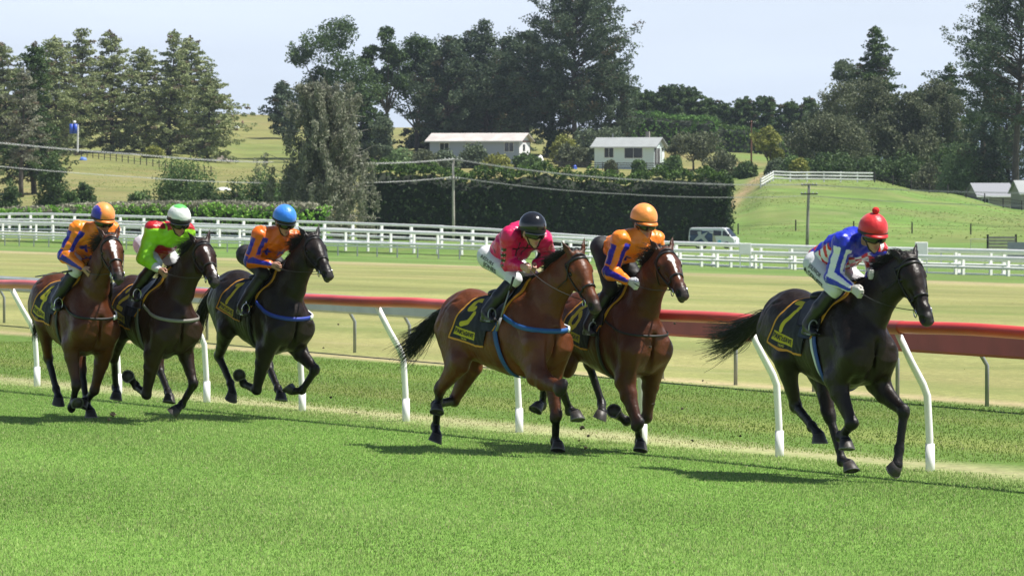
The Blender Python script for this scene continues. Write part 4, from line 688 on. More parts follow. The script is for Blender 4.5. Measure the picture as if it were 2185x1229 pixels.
# silks designs (all in garment coordinates)
def silk_stars(base, mark):
    def fn(g):
        n = g['n']; c = np.tile(base, (n, 1)); m = np.zeros(n, bool); a = np.degrees(g['aa']); q = g['aq']; sl = g['slv']
        m |= sl & (np.abs(a - 10) < 27) & (q > .10) & ~((q > .44) & (q < .47)); m |= sl & (np.abs(np.abs(a) - 105) < 20) & (q < .46)
        for u, v, fr in ((-.095, .76, 1), (.095, .76, 1), (0., .42, 1), (-.10, .28, 1), (-.09, .78, -1), (.09, .78, -1), (0, .5, -1)):
            m |= ~sl & star(g['ts'] - u, (g['tv'] - v) * .5, .074) & (g['tf'] * fr > .02)
        c[m] = mark; return c
    return fn
def silk_blue_white(g):
    n = g['n']; c = np.tile(ROY, (n, 1)); a = np.degrees(g['aa']); q = g['aq']; sl = g['slv']
    w = sl & (((np.abs(a - 22) < 24)) | (np.abs(a + 68) < 21) | (np.abs(a - 100) < 22)) & (q > .08); c[w] = WHT
    u = (g['ts'] + (g['tv'] - .5) * .5) / .08; v = (g['ts'] - (g['tv'] - .5) * .5) / .08; k = (np.floor(u) + np.floor(v)) % 2 == 0
    d = ~sl & (g['tf'] > -.02) & (g['tv'] < .95 + g['ts'] * 1.6) & (g['tv'] > .10); c[d] = np.where(k[d][:, None], RED, WHT)
    r = ~sl & (g['tf'] < -.03) & (g['tv'] < .42) & ((np.floor(u) + np.floor(v)) % 2 == 0) & (g['tv'] < .2); c[r] = RED
    return c
def silk_pink(g):
    n = g['n']; c = np.tile(PINK, (n, 1)); a = np.degrees(g['aa']); q = g['aq']; sl = g['slv']
    k = ~sl & (g['tf'] > 0) & ((np.abs(np.abs(g['ts']) - .10 - .0 * g['tv']) < .010) | (np.abs(g['ts']) < .008) | (np.abs(g['tv'] - .9) < .018)); k |= ~sl & (np.abs(g['tv'] - .38) < .018) & (g['tf'] < .05)
    k |= sl & (np.abs(a - 5) < 33) & (q > .18) & (q < .60) & (np.sin(q * 60 + a * .05) > -.1); k |= sl & (q > .5) & (q < .92) & (np.abs(a) > 120); c[k] = BLK
    w = sl & (np.abs(a - 5) < 28) & (q > .22) & (q < .58) & (np.abs(np.sin(q * 60 + a * .05) + .2) < .16); c[w] = WHT * .8
    return c
def silk_lime(g):
    n = g['n']; c = np.tile(LIME, (n, 1)); sl = g['slv']; r = ~sl & (np.abs(g['ts']) < .115) & (g['tv'] < .88) & (g['tf'] > -.02); r |= ~sl & (g['tf'] < -.02) & (np.abs(g['ts']) > .075) ; r |= ~sl & (g['tv'] > .9) & (g['tf'] < .0) & (np.abs(g['ts']) < .06); c[r] = np.array((.42, .012, .018))
    w = sl & (g['aq'] > .86); c[w] = WHT * .8; return c
SK1, SK2 = (.46, .25, .18), (.40, .215, .15)
def cap(c, side=None, top=None, low=None):
    def fn(p):
        if side is not None and p[1] < -.075 and p[0] < .10: return side
        if top is not None and p[2] > .112: return top
        if low is not None and p[2] < .006: return low
        return c
    return fn
# ------------------------------------------------------------------ the field
def horse_and_rider(key, hl, jl, coat, black, points, blaze, number, cloth, straps, tail, ear, jk, **kw):
    r, G, Rm = build_horse(key, hl, coat, black, points, blaze, number, cloth, straps, tail, ear, **kw)
    build_jockey(key, jl, Rm=Rm, Gh=G, **jk)
BAY, DBAY, BRN, NBL = (.112, .032, .0095), (.076, .022, .0075), (.027, .012, .007), (.0145, .0085, .0058)
PT = (.008, .007, .007)
CL = dict(x0=-.19, ph=.42, h=.30, xt=-.10, sl=.30, phm=1.98, skew=.38)
EU, EB = (.85, .25, .35), (.80, -.30, .38)
horse_and_rider('7', 'nearly black horse leading the race at the far right, number 7 on its saddle cloth', 'jockey in royal blue silks with white striped sleeves and red bobble cap',
    NBL, PT, 1, None, '7', CL, dict(girth=[(-.02, .03, (.62, .64, .66)), (.02, .05, (.02, .06, .28))], gs=.06, pad=(.012, .02, .06)), dict(path=[(-.82,0,1.38),(-1.0,-.01,1.36),(-1.2,-.05,1.10),(-1.6,-.12,1.06)], spread=.13), EB,
    dict(silks=silk_blue_white, capf=cap(RED), breech=(.62, .62, .64), skin_c=SK1, gloves=(.50, .48, .44), pom=(.62, .015, .02), peak=(.62, .015, .02), head_yaw=-.05, thigh_text=(('A COLLETT', .062, .35, -.035, 0), ('JOLIWOR', .046, .33, .028, 1))))
horse_and_rider('5', 'bright bay horse with a blue breast strap carrying the saddle cloth number 5', 'jockey in bright pink silks with black seams and a glossy black helmet',
    BAY, PT, 1, None, '5', CL, dict(girth=[(0, .06, (.015, .07, .26))], gs=.05, breast=(.015, .09, .30), fleece=True, bw=.045), dict(path=[(-.82,0,1.38),(-1.02,0,1.34),(-1.12,-.04,1.12),(-1.36,-.10,.98)], spread=.12), EU,
    dict(silks=silk_pink, capf=cap(BLK), breech=(.64, .64, .68), skin_c=SK1, head_yaw=.05, thigh_text=(('REDURS', .045, .22, .02, 0), ('JONES', .06, .35, -.03, 1)), whip=((.60, -.30, 1.74), (.42, -.36, 1.24), 'grey and black whip held down by the jockey in pink silks', (.20, .20, .21))))
horse_and_rider('6', 'dark bay horse with a thin white stripe down its face, second from the right', 'jockey in orange starred silks, plain orange cap and white gloves, beside the pink rider',
    DBAY, PT, 1, [(.26, 0, .05, .028), (.42, .006, .08, .012), (.55, .01, .08, .009)], '6', CL, dict(girth=[(0, .05, (.015, .015, .018))], breast=(.014, .014, .015), bw=.02), dict(path=[(-.82,0,1.38),(-1.0,0,1.30),(-1.1,0,1.1),(-1.3,0,.95)]), EU,
    dict(silks=silk_stars(ORG, BLUE), capf=cap(np.array((.90, .30, .06))), breech=(.012, .012, .014), skin_c=SK2, gloves=(.60, .61, .64), peak=(.75, .20, .03), head_yaw=.10))
horse_and_rider('1', 'near black horse with a blue breast strap carrying number 1, third from the left', 'jockey in orange silks with blue stars and a bright blue cap',
    (.0135, .0088, .0070), PT, 1, None, '1', dict(CL, phm=1.80, h=.28), dict(girth=[(0, .05, (.012, .012, .014))], breast=(.02, .05, .36), fleece=True, bw=.042), dict(path=[(-.82,0,1.38),(-1.0,-.02,1.30),(-1.12,-.05,1.02),(-1.22,-.08,.74)], spread=.07), EU,
    dict(silks=silk_stars(np.array((.74, .145, .012)), BLUE), capf=cap(np.array((.03, .22, .80))), breech=(.012, .012, .016), skin_c=SK1, head_yaw=.05, whip=((.66, -.12, 1.74), (.50, .05, 1.86), 'short black whip held across by the jockey in the bright blue cap', (.02, .02, .02))))
horse_and_rider('3', 'dark brown horse with white star and pale breast strap, second from the left', 'jockey in lime green and red silks with a white cap',
    BRN, PT, 1, [(.26, 0, .035, .02), (.68, .02, .05, .012), (.80, .025, .05, .012)], '2', dict(CL, x0=-.17), dict(girth=[(0, .08, (.10, .105, .085))], gs=.05, breast=(.20, .19, .17), bw=.035), dict(path=[(-.82,0,1.38),(-1.0,0,1.30),(-1.1,0,1.1),(-1.3,0,.95)]), EU,
    dict(silks=silk_lime, capf=cap(np.array((.74, .76, .74)), top=np.array((.10, .48, .10)), low=BLK), breech=(.62, .62, .68), skin_c=SK2, head_yaw=.0))
horse_and_rider('2', 'bay horse with a white blaze at the far left of the field', 'jockey in orange silks and orange cap with a blue side panel, riding the blazed bay',
    DBAY, PT, 1, [(.20, 0, .05, .030), (.32, .0, .07, .026), (.46, .004, .07, .014)], '4', dict(CL, phm=1.9, h=.29), dict(girth=[(0, .05, (.02, .02, .022))], breast=(.014, .014, .015), fleece=True, bw=.025), dict(path=[(-.82,0,1.38),(-.98,0,1.30),(-1.0,.02,1.1),(-1.06,.05,.86)], spread=.06), EU,
    dict(silks=silk_stars(ORG, BLUE), capf=cap(np.array((.90, .29, .06)), side=BLUE), breech=(.58, .58, .64), skin_c=SK2, peak=(.75, .20, .03), head_yaw=.10, whip=((.55, -.22, 1.72), (-.10, -.36, 1.60), 'dark blue whip trailing back over the flank of the blazed bay', (.04, .05, .14))))
# ------------------------------------------------------------------ running rails and fences
def P3(t, d, z=None):                                             # along the running rail: t metres on, d metres beyond
    p = RP + RD * t + RN * d; return Vector((p[0], p[1], float(gz(p[0], p[1])) + (z or 0) if z is not None else float(gz(p[0], p[1]))))
def running_rail():
    e = empty('running_rail', P3(0, 0), 'nearest red running rail on white bent posts beside the galloping horses', 'rail'); o = Vector(e.location)
    ts = np.arange(-8, 15) * 2.45; b = MB(); tt = np.linspace(ts[0] - 1, ts[-1] + 1, 140); n_ = 20; V = []
    for t in tt:
        c = P3(t, -.37) ; zc = 1.265 + .006 * math.sin(t * 1.3) + .004 * math.sin(t * 3.1)
        for j in range(n_):
            a = 2 * math.pi * j / n_; V.append(c + Vector((RN[0], RN[1], 0)) * (.070 * math.cos(a)) + Vector((0, 0, zc + .052 * math.sin(a) * (1 if math.sin(a) > 0 else 1.1))) - o)
    b.add(V, [(i*n_+j, (i+1)*n_+j, (i+1)*n_+(j+1) % n_, i*n_+(j+1) % n_) for i in range(len(tt)-1) for j in range(n_)]); r_ = b.build('rail', M_redrail, e, True); fade = [min(1, max(0, (tt[i // n_] + 4) / 24 + .12 * math.sin(math.floor((tt[i // n_] + 3.7) / 7.35) * 2.1))) for i in range(len(tt) * n_)]; ca = r_.data.color_attributes.new('Col', 'FLOAT_COLOR', 'POINT'); ca.data.foreach_set('color', np.array([(.60, .17 * (1 - q) + .055 * q, .17 * (1 - q) + .045 * q, 1) for q in fade], np.float32).ravel())
    for k, t in enumerate(ts):
        b = MB(); pts = [P3(t, 0, -.1), P3(t, -.005, .3), P3(t, -.03, .66), P3(t, -.075, .76), P3(t, -.2, .96), P3(t, -.34, 1.215)]; b.tube([p - o for p in pts], [.034, .033, .033, .034, .032, .031], 14); sl = MB(); sl.tube([P3(t, .004, -.1) - o, P3(t, 0, .24) - o], .041, 14)
        po = b.build('post', M_white, e, True); sl.build('socket', M_white, po, True)
        if k % 3 == 1:
            b = MB(); V = []; 
            for q in np.linspace(-.13, .13, 3):
                c = P3(t + q, -.37)
                for j in range(n_): a = 2 * math.pi * j / n_; V.append(c + Vector((RN[0], RN[1], 0)) * (.074 * math.cos(a)) + Vector((0, 0, 1.262 + .056 * math.sin(a) * (1 if math.sin(a) > 0 else 1.15))) - o)
            b.add(V, [(i*n_+j, (i+1)*n_+j, (i+1)*n_+(j+1) % n_, i*n_+(j+1) % n_) for i in range(2) for j in range(n_)]); b.build('joint_sleeve', M_sleeve, e, True)
M_sleeve = mat('rail_sleeve', (.46, .09, .08), rough=.5, noise=.2, nscale=6)
running_rail()
def inner_rail(name, p0, p1, n, m, label, ext0=0, ext1=0, dz=0.):
    p0, p1 = np.array(p0), np.array(p1); d = (p1 - p0); L_ = np.linalg.norm(d); d /= L_; nn = np.array([-d[1], d[0]]); 
    if nn[0] < 0: nn = -nn
    g = lambda t, off, z: Vector((*(p0 + d * t + nn * off), float(gz(*(p0 + d * t + nn * off))) + z)); e = empty(name, g(0, 0, 0), label, 'rail'); o = Vector(e.location); b = MB(); V = []
    tt = np.linspace(-ext0, L_ + ext1, 40)
    for t in tt:
        for off, z in ((-.21, .57 + dz), (-.24, .60 + dz), (-.24, .80 + dz), (-.20, .84 + dz), (-.15, .82 + dz), (-.15, .58 + dz)): V.append(g(t, off, z) - o)
    b.add(V, [(i*6+j, i*6+(j+1) % 6, (i+1)*6+(j+1) % 6, (i+1)*6+j) for i in range(len(tt)-1) for j in range(6)] + [tuple(range(6))[::-1], tuple(len(tt)*6-6+j for j in range(6))]); b.build('rail', m, e)
    for t in np.linspace(0, L_, n):
        b = MB(); b.tube([g(t, 0, -.1) - o, g(t, 0, .46) - o, g(t, -.08, .58 + dz) - o, g(t, -.17, .74 + dz) - o], .024, 8); b.build('post', M_galv, e, True)
M_palerail = mat('pale_plastic', (.42, .46, .46), rough=.5, noise=.15, nscale=2)
M_redrail2 = mat('faded_red_plastic', (.36, .045, .045), rough=.5, noise=.2, nscale=1.5)
q0, q1 = np.array([-2.33, 69.4]), np.array([5.34, 52.6]); qd = (q1 - q0) / np.linalg.norm(q1 - q0); A_ = q0 - qd * 16.4; B_ = q0 + qd * 8.2
inner_rail('inner_rail', A_, B_, 13, M_palerail, 'pale grey rail on thin bent posts, running behind the three left horses', 1, 1, .015)
inner_rail('inner_rail', B_ + qd * 2.05, q1 + qd * 8.2, 9, M_redrail2, 'lower dull red rail on thin grey posts just beyond the nearest rail', .95, 1)
def fence(name, p0, p1, rails, sp, ph, pw, m, label, posts_m=None, lean=0, rh=.13, thick=.05, phase=0, group=None, pname='post', cat='fence', step=8., rnd=False):
    p0, p1 = np.array(p0, float), np.array(p1, float); d = p1 - p0; L_ = np.linalg.norm(d); d /= L_; nn = np.array([-d[1], d[0]]); nn = nn if nn[1] < 0 else -nn
    z = lambda t, off=0: float(gz(*(p0 + d * t + nn * off))); g = lambda t, off, h: Vector((*(p0 + d * t + nn * off), z(t) + h)); e = empty(name, g(0, 0, 0), label, cat, group); o = Vector(e.location); rr = random.Random(len(label))
    for k, h in enumerate(rails):
        h, hh = h if isinstance(h, tuple) else (h, rh); b = MB(); tt = np.linspace(0, L_, max(2, int(L_ / step) + 1)); V = []
        for t in tt:
            w = rr.uniform(-.012, .012)
            for q in range(8): an = math.pi * (q + .5) / 4; V.append(g(t, pw / 2 + thick * (1 if rnd else .5) * (1 + math.cos(an)), h + math.sin(an) * hh / 2 * (1 if rnd else 1.08) + w) - o)
        b.add(V, [(i*8+j, (i+1)*8+j, (i+1)*8+(j+1) % 8, i*8+(j+1) % 8) for i in range(len(tt)-1) for j in range(8)] + [tuple(range(8)), tuple(len(tt)*8-1-j for j in range(8))]); b.build('rail', m, e)
    t = phase
    while t <= L_ + .01:
        b = MB(); q = g(t, 0, 0) - o; hh = ph * rr.uniform(.98, 1.03); V = []
        for h in (-.3, hh):
            for a, c in ((-1, -1), (1, -1), (1, 1), (-1, 1)): V.append(q + Vector((d[0] * a * pw / 2 + nn[0] * c * pw / 2 + lean * h * nn[0], d[1] * a * pw / 2 + nn[1] * c * pw / 2 + lean * h * nn[1], h)))
        b.add(V, [(0, 3, 2, 1), (4, 5, 6, 7), (0, 1, 5, 4), (1, 2, 6, 5), (2, 3, 7, 6), (3, 0, 4, 7)]); b.build(pname, posts_m or m, e); t += sp
    return e
D_ = RD; FA = np.array([-40.4, 370.]); 
def far(off, t0, t1): return FA + RN * off + D_ * t0, FA + RN * off + D_ * t1
fence('post_and_rail_fence', *far(9, -60, 180), [(1.46, .21), (1.02, .19), (.58, .19), (.2, .17)], 4.5, 1.5, .18, M_white, 'tall white four-rail fence along the far side, rearmost of the white rails', rnd=True, thick=.09)
fence('outer_running_rail', *far(4, -60, 170), [(1.40, .25), (.62, .17)], 3.4, 1.38, .15, M_white, 'white two-rail running fence on the far side, in front of the tall white fence', cat='rail', rnd=True, thick=.12)
fence('far_running_rail', *far(0, -60, 92), [(.90, .17), (.68, .12)], 2.9, .86, .07, M_white, 'low white rail on thin grey posts, nearest of the white rails on the far side', posts_m=M_galv, cat='rail', rnd=True, thick=.08)
fence('far_running_rail', *far(-1, 93, 175), [(.92, .24), (.40, .16)], 4.2, .95, .15, M_white, 'low double white rail nearest of the far rails at the right', cat='rail', rnd=True, thick=.11)
# small things along the far rails
def solid(name, label, cat, px, py, Y, w, hgt, dp, m, group=None):
    p = W(px, py, Y); b = MB(); b.box((-w/2, -dp/2, 0), (w/2, dp/2, hgt)); o = b.build(name, m, None); o.location = p; bevel(o, min(.04, w * .1)); return prop(o, label, cat, group)
for (px, py, w, hh, nm, lb, ct) in ((1966, 574, 1.0, 1.5, 'marker_board', 'tall white board standing among the far rails behind the leading horse', 'board'), (1590, 560, .95, 1.1, 'marker_board', 'white board on the far rail just right of the parked van', 'board')):
    e = empty(nm, W(px, py, 262 if px > 1700 else 268), lb, ct); b = MB(); b.box((-w*.36, -.06, .45), (w*.36, .06, hh)); o = b.build('panel', M_white, e); bevel(o, .03)
    for s in (-1, 1): b = MB(); b.box((s*w*.3-.04, -.05, -.3), (s*w*.3+.04, .05, .447)); b.build('leg', M_white, e)
e = empty('sign_board', W(2180, 552, 300), 'plain grey board at the right edge beyond the white rails', 'sign'); b = MB(); b.box((-.9, -.05, .1), (1.6, .05, 1.05)); b.build('panel', mat('board_grey', (.22, .24, .29), .6, noise=.08), e)
for s in (-.7, 1.4): b = MB(); b.box((s - .05, .052, -.3), (s + .05, .15, 1.0)); b.build('leg', M_wood, e)
fence('bleached_fence', W(1690, 527, 330)[:2], W(2175, 535, 330)[:2], [(.95, .22), (.62, .16)], 3.5, 1.0, .12, M_whiteold, 'bleached timber fence behind the white rails at the right', step=3)
# ------------------------------------------------------------------ poles and wires
def pole(px, pytop, pybase, Y, label, m, arms, lean=0, r=.15, group='power poles'):
    p = W(px, pybase, Y); p[2] = float(gz(p[0], p[1])); hgt = CAMH - (pytop - 392) * Y / 1e4 - p[2]; e = empty('power_pole', p, label, 'power pole', group); b = MB(); b.tube([(0, 0, -.5), (lean * .3, 0, hgt * .35), (lean * .6, 0, hgt * .7), (lean, 0, hgt)], [r, r * .92, r * .84, r * .75], 12); b.build('post', m, e, True)
    for dz, w in arms:
        b = MB(); b.box((lean - w, -.06 - r, hgt - dz - .07), (lean + w, .06 - r, hgt - dz + .07)); a = b.build('crossarm', M_darkwood if px > 1500 else M_wood, e)
        for q in (-.9, -.45, .45, .9): b = MB(); b.tube([(lean + q * w, -r, hgt - dz + .072), (lean + q * w, -r, hgt - dz + .2)], .05, 8); b.build('insulator', M_whiteold, a)
    return p, hgt
pole(968, 339, 505, 470, 'pale weathered power pole in front of the tall dark hedge', mat('pole_pale', (.42, .39, .35), .85, noise=.2, nscale=1.5), ((.12, .9), (2.05, .7)), -.06)
pole(1722, 393, 520, 470, 'grey power pole with two crossarms on the green paddock at the right', M_wood, ((.1, .8), (1.0, .85)), .2, .17)
pole(1603, 258, 352, 820, 'reddish power pole beside the yellow-green tree on the ridge', mat('pole_red', (.16, .075, .05), .9, noise=.2), ((.35, .8),), 0, .16)
def wires(name, pts, label, n=3, r=.018, gap=.11, sag=.25, m=None):
    e = empty(name, pts[0], label, 'power line'); o = Vector(e.location)
    for k in range(n):
        b = MB(); P = []
        for p, q in zip(pts[:-1], pts[1:]):
            for t in np.linspace(0, 1, 14): v = np.array(p) * (1 - t) + np.array(q) * t; P.append(Vector((v[0], v[1] + (k - n / 2) * .35, v[2] - 4 * sag * t * (1 - t) + (k - n / 2) * gap)) - o)
        b.tube(P, r, 5); b.build('wire', m or M_wire, e)
M_wire = mat('wire', (.30, .31, .32), .5)
wires('power_line', [W(-300, 268, 440), W(300, 330, 455), W(690, 346, 463), W(968, 339, 470), W(1340, 382, 470), W(1722, 393, 470), W(2300, 412, 440)], 'upper bundle of grey power wires running across the whole view', 3, .015, .06)
wires('power_line', [W(-300, 320, 440), W(300, 378, 455), W(690, 388, 463), W(968, 377, 470), W(1340, 414, 470), W(1722, 417, 470), W(2300, 440, 440)], 'lower, thinner bundle of power wires running beneath the upper one', 2, .015, .07)
# ------------------------------------------------------------------ paddock fences and posts
def pt(px, py, Y): return W(px, py, Y)[:2]
fence('board_fence', pt(1650, 378, 628), pt(1862, 384, 632), [(1.15, .22), (.72, .22), (.30, .2)], 2.4, 1.3, .16, M_whiteold, 'weathered white board fence along the crest of the green paddock', step=2.4)
fence('board_gate_wing', pt(1623, 388, 612), pt(1649, 378, 627), [(1.15, .18), (.80, .18), (.45, .18)], 3, 1.35, .15, M_whiteold, 'short white board fence climbing to the crest beside the bare earth bank')
fence('wire_fence', pt(1866, 386, 632), pt(2230, 452, 622), [(1.0, .05), (.6, .05)], 2.6, 1.35, .14, M_darkwood, 'dark post fence below the trees at the right of the green paddock')
fence('wire_fence', pt(1575, 455, 520), pt(2190, 470, 512), [(.9, .02), (.5, .02)], 6.5, 1.2, .13, M_darkwood, 'wire fence on dark posts along the foot of the green paddock', step=6.5)
fence('rail_fence', pt(1130, 352, 770), pt(1440, 356, 770), [(1.15, .12), (.8, .12), (.45, .12)], 2.4, 1.3, .14, M_darkwood, 'dark rail fence in front of the pale green house')
fence('wire_fence', pt(150, 322, 790), pt(460, 350, 720), [(.95, .05), (.5, .05)], 3.2, 1.2, .12, M_darkwood, 'wire fence on thin posts crossing the dry hillside at the left')
e = empty('timber_stack', W(2138, 538, 400), 'grey timber yard panel of stacked rails at the right beyond the rails', 'yard panel')
for k in range(5): b = MB(); b.box((-1.15, -.06, .05 + k*.27), (1.15, .06, .05 + k*.27 + .2)); b.build('board', M_wood, e)
for s in (-1.2, 1.2): b = MB(); b.box((s - .09, .065, -.3), (s + .09, .2, 1.5)); b.build('post', M_darkwood, e)
e = empty('wire_gate', W(2090, 538, 400), 'pale wire mesh gate beside the grey timber yard panel', 'gate'); b = MB(); b.tube([(-.75, 0, .1), (-.75, 0, 1.1), (.75, 0, 1.1), (.75, 0, .1), (-.75, 0, .1)], .03, 6); b.build('frame', M_galv, e)
for k in range(4): b = MB(); b.tube([(-.72, 0, .3 + k*.2), (.72, 0, .3 + k*.2)], .012, 5); b.build('wire', M_galv, e)
# ------------------------------------------------------------------ vegetation
def leaves(C_, R_, n, size, cA, cB, rng, tint=None, droop=0., shell=.35, elong=1.0):
    C_ = np.asarray(C_, float).reshape(-1, 3); m = len(C_); R_ = np.broadcast_to(np.asarray(R_, float), (m, 3)) if np.ndim(R_) != 1 or len(np.shape(R_)) == 1 and len(R_) == 3 and m != 3 else np.repeat(np.asarray(R_, float)[:, None], 3, 1)
    d = rng.normal(size=(m, n, 3)); d /= np.linalg.norm(d, axis=-1, keepdims=True); d *= (shell + (1 - shell) * rng.random((m, n, 1))) ** .7
    P = C_[:, None] + d * R_[:, None]; s = size * rng.uniform(.6, 1.35, (m, n, 1)); a = rng.normal(size=(m, n, 3)); a[..., 2] -= droop; a /= np.linalg.norm(a, axis=-1, keepdims=True)
    b = np.cross(a, rng.normal(size=(m, n, 3))); b /= np.linalg.norm(b, axis=-1, keepdims=True) + 1e-9
    V = np.stack([P - a * s * .6 * elong, P + b * s * .36, P + a * s * .6 * elong, P - b * s * .36], 2).reshape(-1, 3)
    mixv = np.clip(rng.beta(2, 2, (m, 1, 1)) + rng.normal(0, .16, (m, n, 1)), 0, 1); c = np.array(cA) * (1 - mixv) + np.array(cB) * mixv; c = c * rng.uniform(.8, 1.2, (m, n, 1))
    if tint is not None: k = rng.random((m, 1, 1)) < tint[0]; c = np.where(k, np.array(tint[1]) * rng.uniform(.8, 1.2, (m, n, 1)), c)
    return V, np.repeat(c.reshape(-1, 3), 4, 0)
def crown_mesh(name, VC, root, m=None):
    V = np.concatenate([v for v, c in VC]); c = np.concatenate([c for v, c in VC]); return npmesh(name, V, np.arange(len(V)).reshape(-1, 4), m or M_leaf, root, col=c)
PAL = dict(clip=((.06, .14, .03), (.13, .25, .055)), pine=((.030, .058, .034), (.12, .165, .09)), olive=((.16, .205, .09), (.34, .38, .18)), dark=((.035, .070, .026), (.100, .160, .050)), broad=((.055, .110, .032), (.140, .220, .070)), grey=((.13, .14, .095), (.30, .31, .22)),
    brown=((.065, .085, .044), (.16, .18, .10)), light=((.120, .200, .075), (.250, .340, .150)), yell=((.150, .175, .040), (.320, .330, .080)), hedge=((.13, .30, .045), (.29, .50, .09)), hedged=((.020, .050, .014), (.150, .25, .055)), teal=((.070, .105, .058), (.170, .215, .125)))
def tree(kind, px, ytop, ybase, wpx, Y, pal, label, group=None, seed=0, c0=None, dens=1.0, name=None, lean=0., bark=None, prof=None, leaf=None, side=0):
    rng = np.random.default_rng(seed + int(px) * 7 + int(ytop)); p = W(px, ybase, Y); zt = CAMH - (ytop - 392) * Y / 1e4; p[2] = float(gz(p[0], p[1])); Hh = zt - p[2]; Wd = wpx * Y / 1e4 / 2 * dict(pine=1.45, spire=1.4, layer=1.5, broad=1.15, euc=1.15, weep=1.5, bush=1.15)[kind]
    nm = name or dict(pine='pine_tree', spire='conifer_tree', layer='larch_tree', broad='broadleaf_tree', weep='weeping_tree', bush='bush', euc='gum_tree')[kind]
    root = empty(nm, p, label, 'bush' if kind == 'bush' else 'tree', group); cA, cB = PAL[pal]; VC = []; tb = MB(); sc_ = max(.16, Y / 1e4 * 4.2) * (leaf or 1); bm = bark or M_bark
    ax = lambda s: np.array((lean * Hh * s + .012 * Hh * math.sin(s * 5 + px), .01 * Hh * math.sin(s * 4), Hh * s)); r0 = .016 * Hh + .08
    if kind in ('pine', 'spire', 'layer'):
        c0 = c0 if c0 is not None else dict(pine=.20, spire=.05, layer=.08)[kind]; tb.tube([ax(s) for s in np.linspace(-.02, .99, 9)], list(np.linspace(r0, .03, 9)), 8)
        nw = int(dict(pine=20, spire=30, layer=26)[kind] * dens); Cs = []; Rs = []
        for i in range(nw):
            s = c0 + (1 - c0) * (i + rng.random() * .7) / nw; q = (s - c0) / (1 - c0)
            pr = prof(q) if prof else dict(pine=min(1, (1 - q) * 1.5 + .12) * (.55 + .45 * min(1, q * 4)), spire=(1 - q) ** .8 * (.75 + .25 * min(1, q * 6)) + .03, layer=min(1., (1 - q) * 1.7 + .12) * (.6 + .4 * min(1, q * 3)))[kind]
            nl = rng.integers(4, 7) if kind != 'spire' else rng.integers(5, 8); a0 = rng.uniform(0, 6.28)
            for k in range(nl):
                an = a0 + 6.28 * k / nl + rng.normal(0, .25); ln = Wd * pr * rng.uniform(.48, 1.18) * (1 + side * math.cos(an)); el = dict(pine=rng.uniform(.1, .6), spire=rng.uniform(-.35, .1), layer=rng.uniform(-.25, .35))[kind] + (q - .3) * .5
                b0 = ax(s); dr = np.array((math.cos(an) * math.cos(el), math.sin(an) * math.cos(el), math.sin(el))); tip = b0 + dr * ln - np.array((0, 0, ln * dict(pine=.02, spire=.16, layer=.10)[kind]))
                if ln > 1.2: tb.tube([b0, (b0 + tip) / 2 + (0, 0, .04 * ln), tip], [r0 * .22 * (1 - .6 * q) + .02, r0 * .12, .015], 5, cap=False)
                nc = max(1, int(ln / dict(pine=1.15, spire=.8, layer=.85)[kind] + .5))
                for j in range(nc):
                    u = 1 - (j + rng.random() * .5) / max(nc, 1) * dict(pine=.62, spire=.9, layer=.85)[kind]; c = b0 + (tip - b0) * u + rng.normal(0, .16 * (1 + ln * .08), 3); Cs.append(c); rr = dict(pine=rng.uniform(.65, 1.25), spire=rng.uniform(.45, .8), layer=rng.uniform(.5, .9))[kind] * (.7 + .02 * Wd * 2); Rs.append((rr, rr, rr * dict(pine=.62, spire=.5, layer=.42)[kind]))
        Cs.append(ax(1.0)); Rs.append((.35, .35, .6))
        VC.append(leaves(Cs, np.array(Rs), dict(pine=36, spire=30, layer=26)[kind], sc_ * dict(pine=1.05, spire=1.05, layer=1.0)[kind], cA, cB, rng, droop=.5 if kind != 'pine' else 0, tint=(.10, (.16, .13, .085)) if kind == 'layer' else (.05, (.10, .085, .05))))
    elif kind in ('broad', 'euc'):
        c0 = c0 if c0 is not None else .3; nL = 7 if kind == 'broad' else 9; fk = ax(c0 * .8); tb.tube([ax(-.02), ax(c0 * .4), fk], [r0 * 1.15, r0 * .9, r0 * .75], 8); Cs = []; Rs = []
        lobes = []
        for k in range(nL):
            an = 6.28 * k / nL + rng.normal(0, .3); q = rng.uniform(.05, 1); rad = Wd * math.sqrt(max(.05, 1 - (q * 1.6 - .75) ** 2 if q < .9 else .25)) * rng.uniform(.35, .8)
            c = np.array((math.cos(an) * rad, math.sin(an) * rad * .8, Hh * (c0 + (1 - c0) * (.18 + .66 * q)))) + (lean * Hh, 0, 0); lr = rng.uniform(.32, .5) * Wd * (1 if kind == 'broad' else .8); lobes.append((c, lr)); tb.tube([fk, (fk + c) / 2 + (0, 0, -.03 * Hh), c], [r0 * .5, r0 * .3, r0 * .1], 6, cap=False)
        lobes.append((np.array((lean * Hh, 0, Hh - Wd * .3)), Wd * .36))
        for c, lr in lobes:
            m = int(34 * dens * (1 if kind == 'broad' else .8)); d = rng.normal(size=(m, 3)); d /= np.linalg.norm(d, axis=1, keepdims=True); Pp = c + d * lr * rng.uniform(.45, 1.12, (m, 1)) * (1, 1, .85); rr = rng.uniform(.20, .36, m) * lr + .22; Pp = Pp[Pp[:, 2] < Hh]; 
            for q_, r_ in zip(Pp, rr): Cs.append(q_); Rs.append((r_, r_, r_ * .75))
        VC.append(leaves(Cs, np.array(Rs), 34, sc_ * 1.05, cA, cB, rng))
    elif kind == 'weep':
        tb.tube([ax(s) for s in np.linspace(-.02, .95, 8)], list(np.linspace(r0, .04, 8)), 8); 
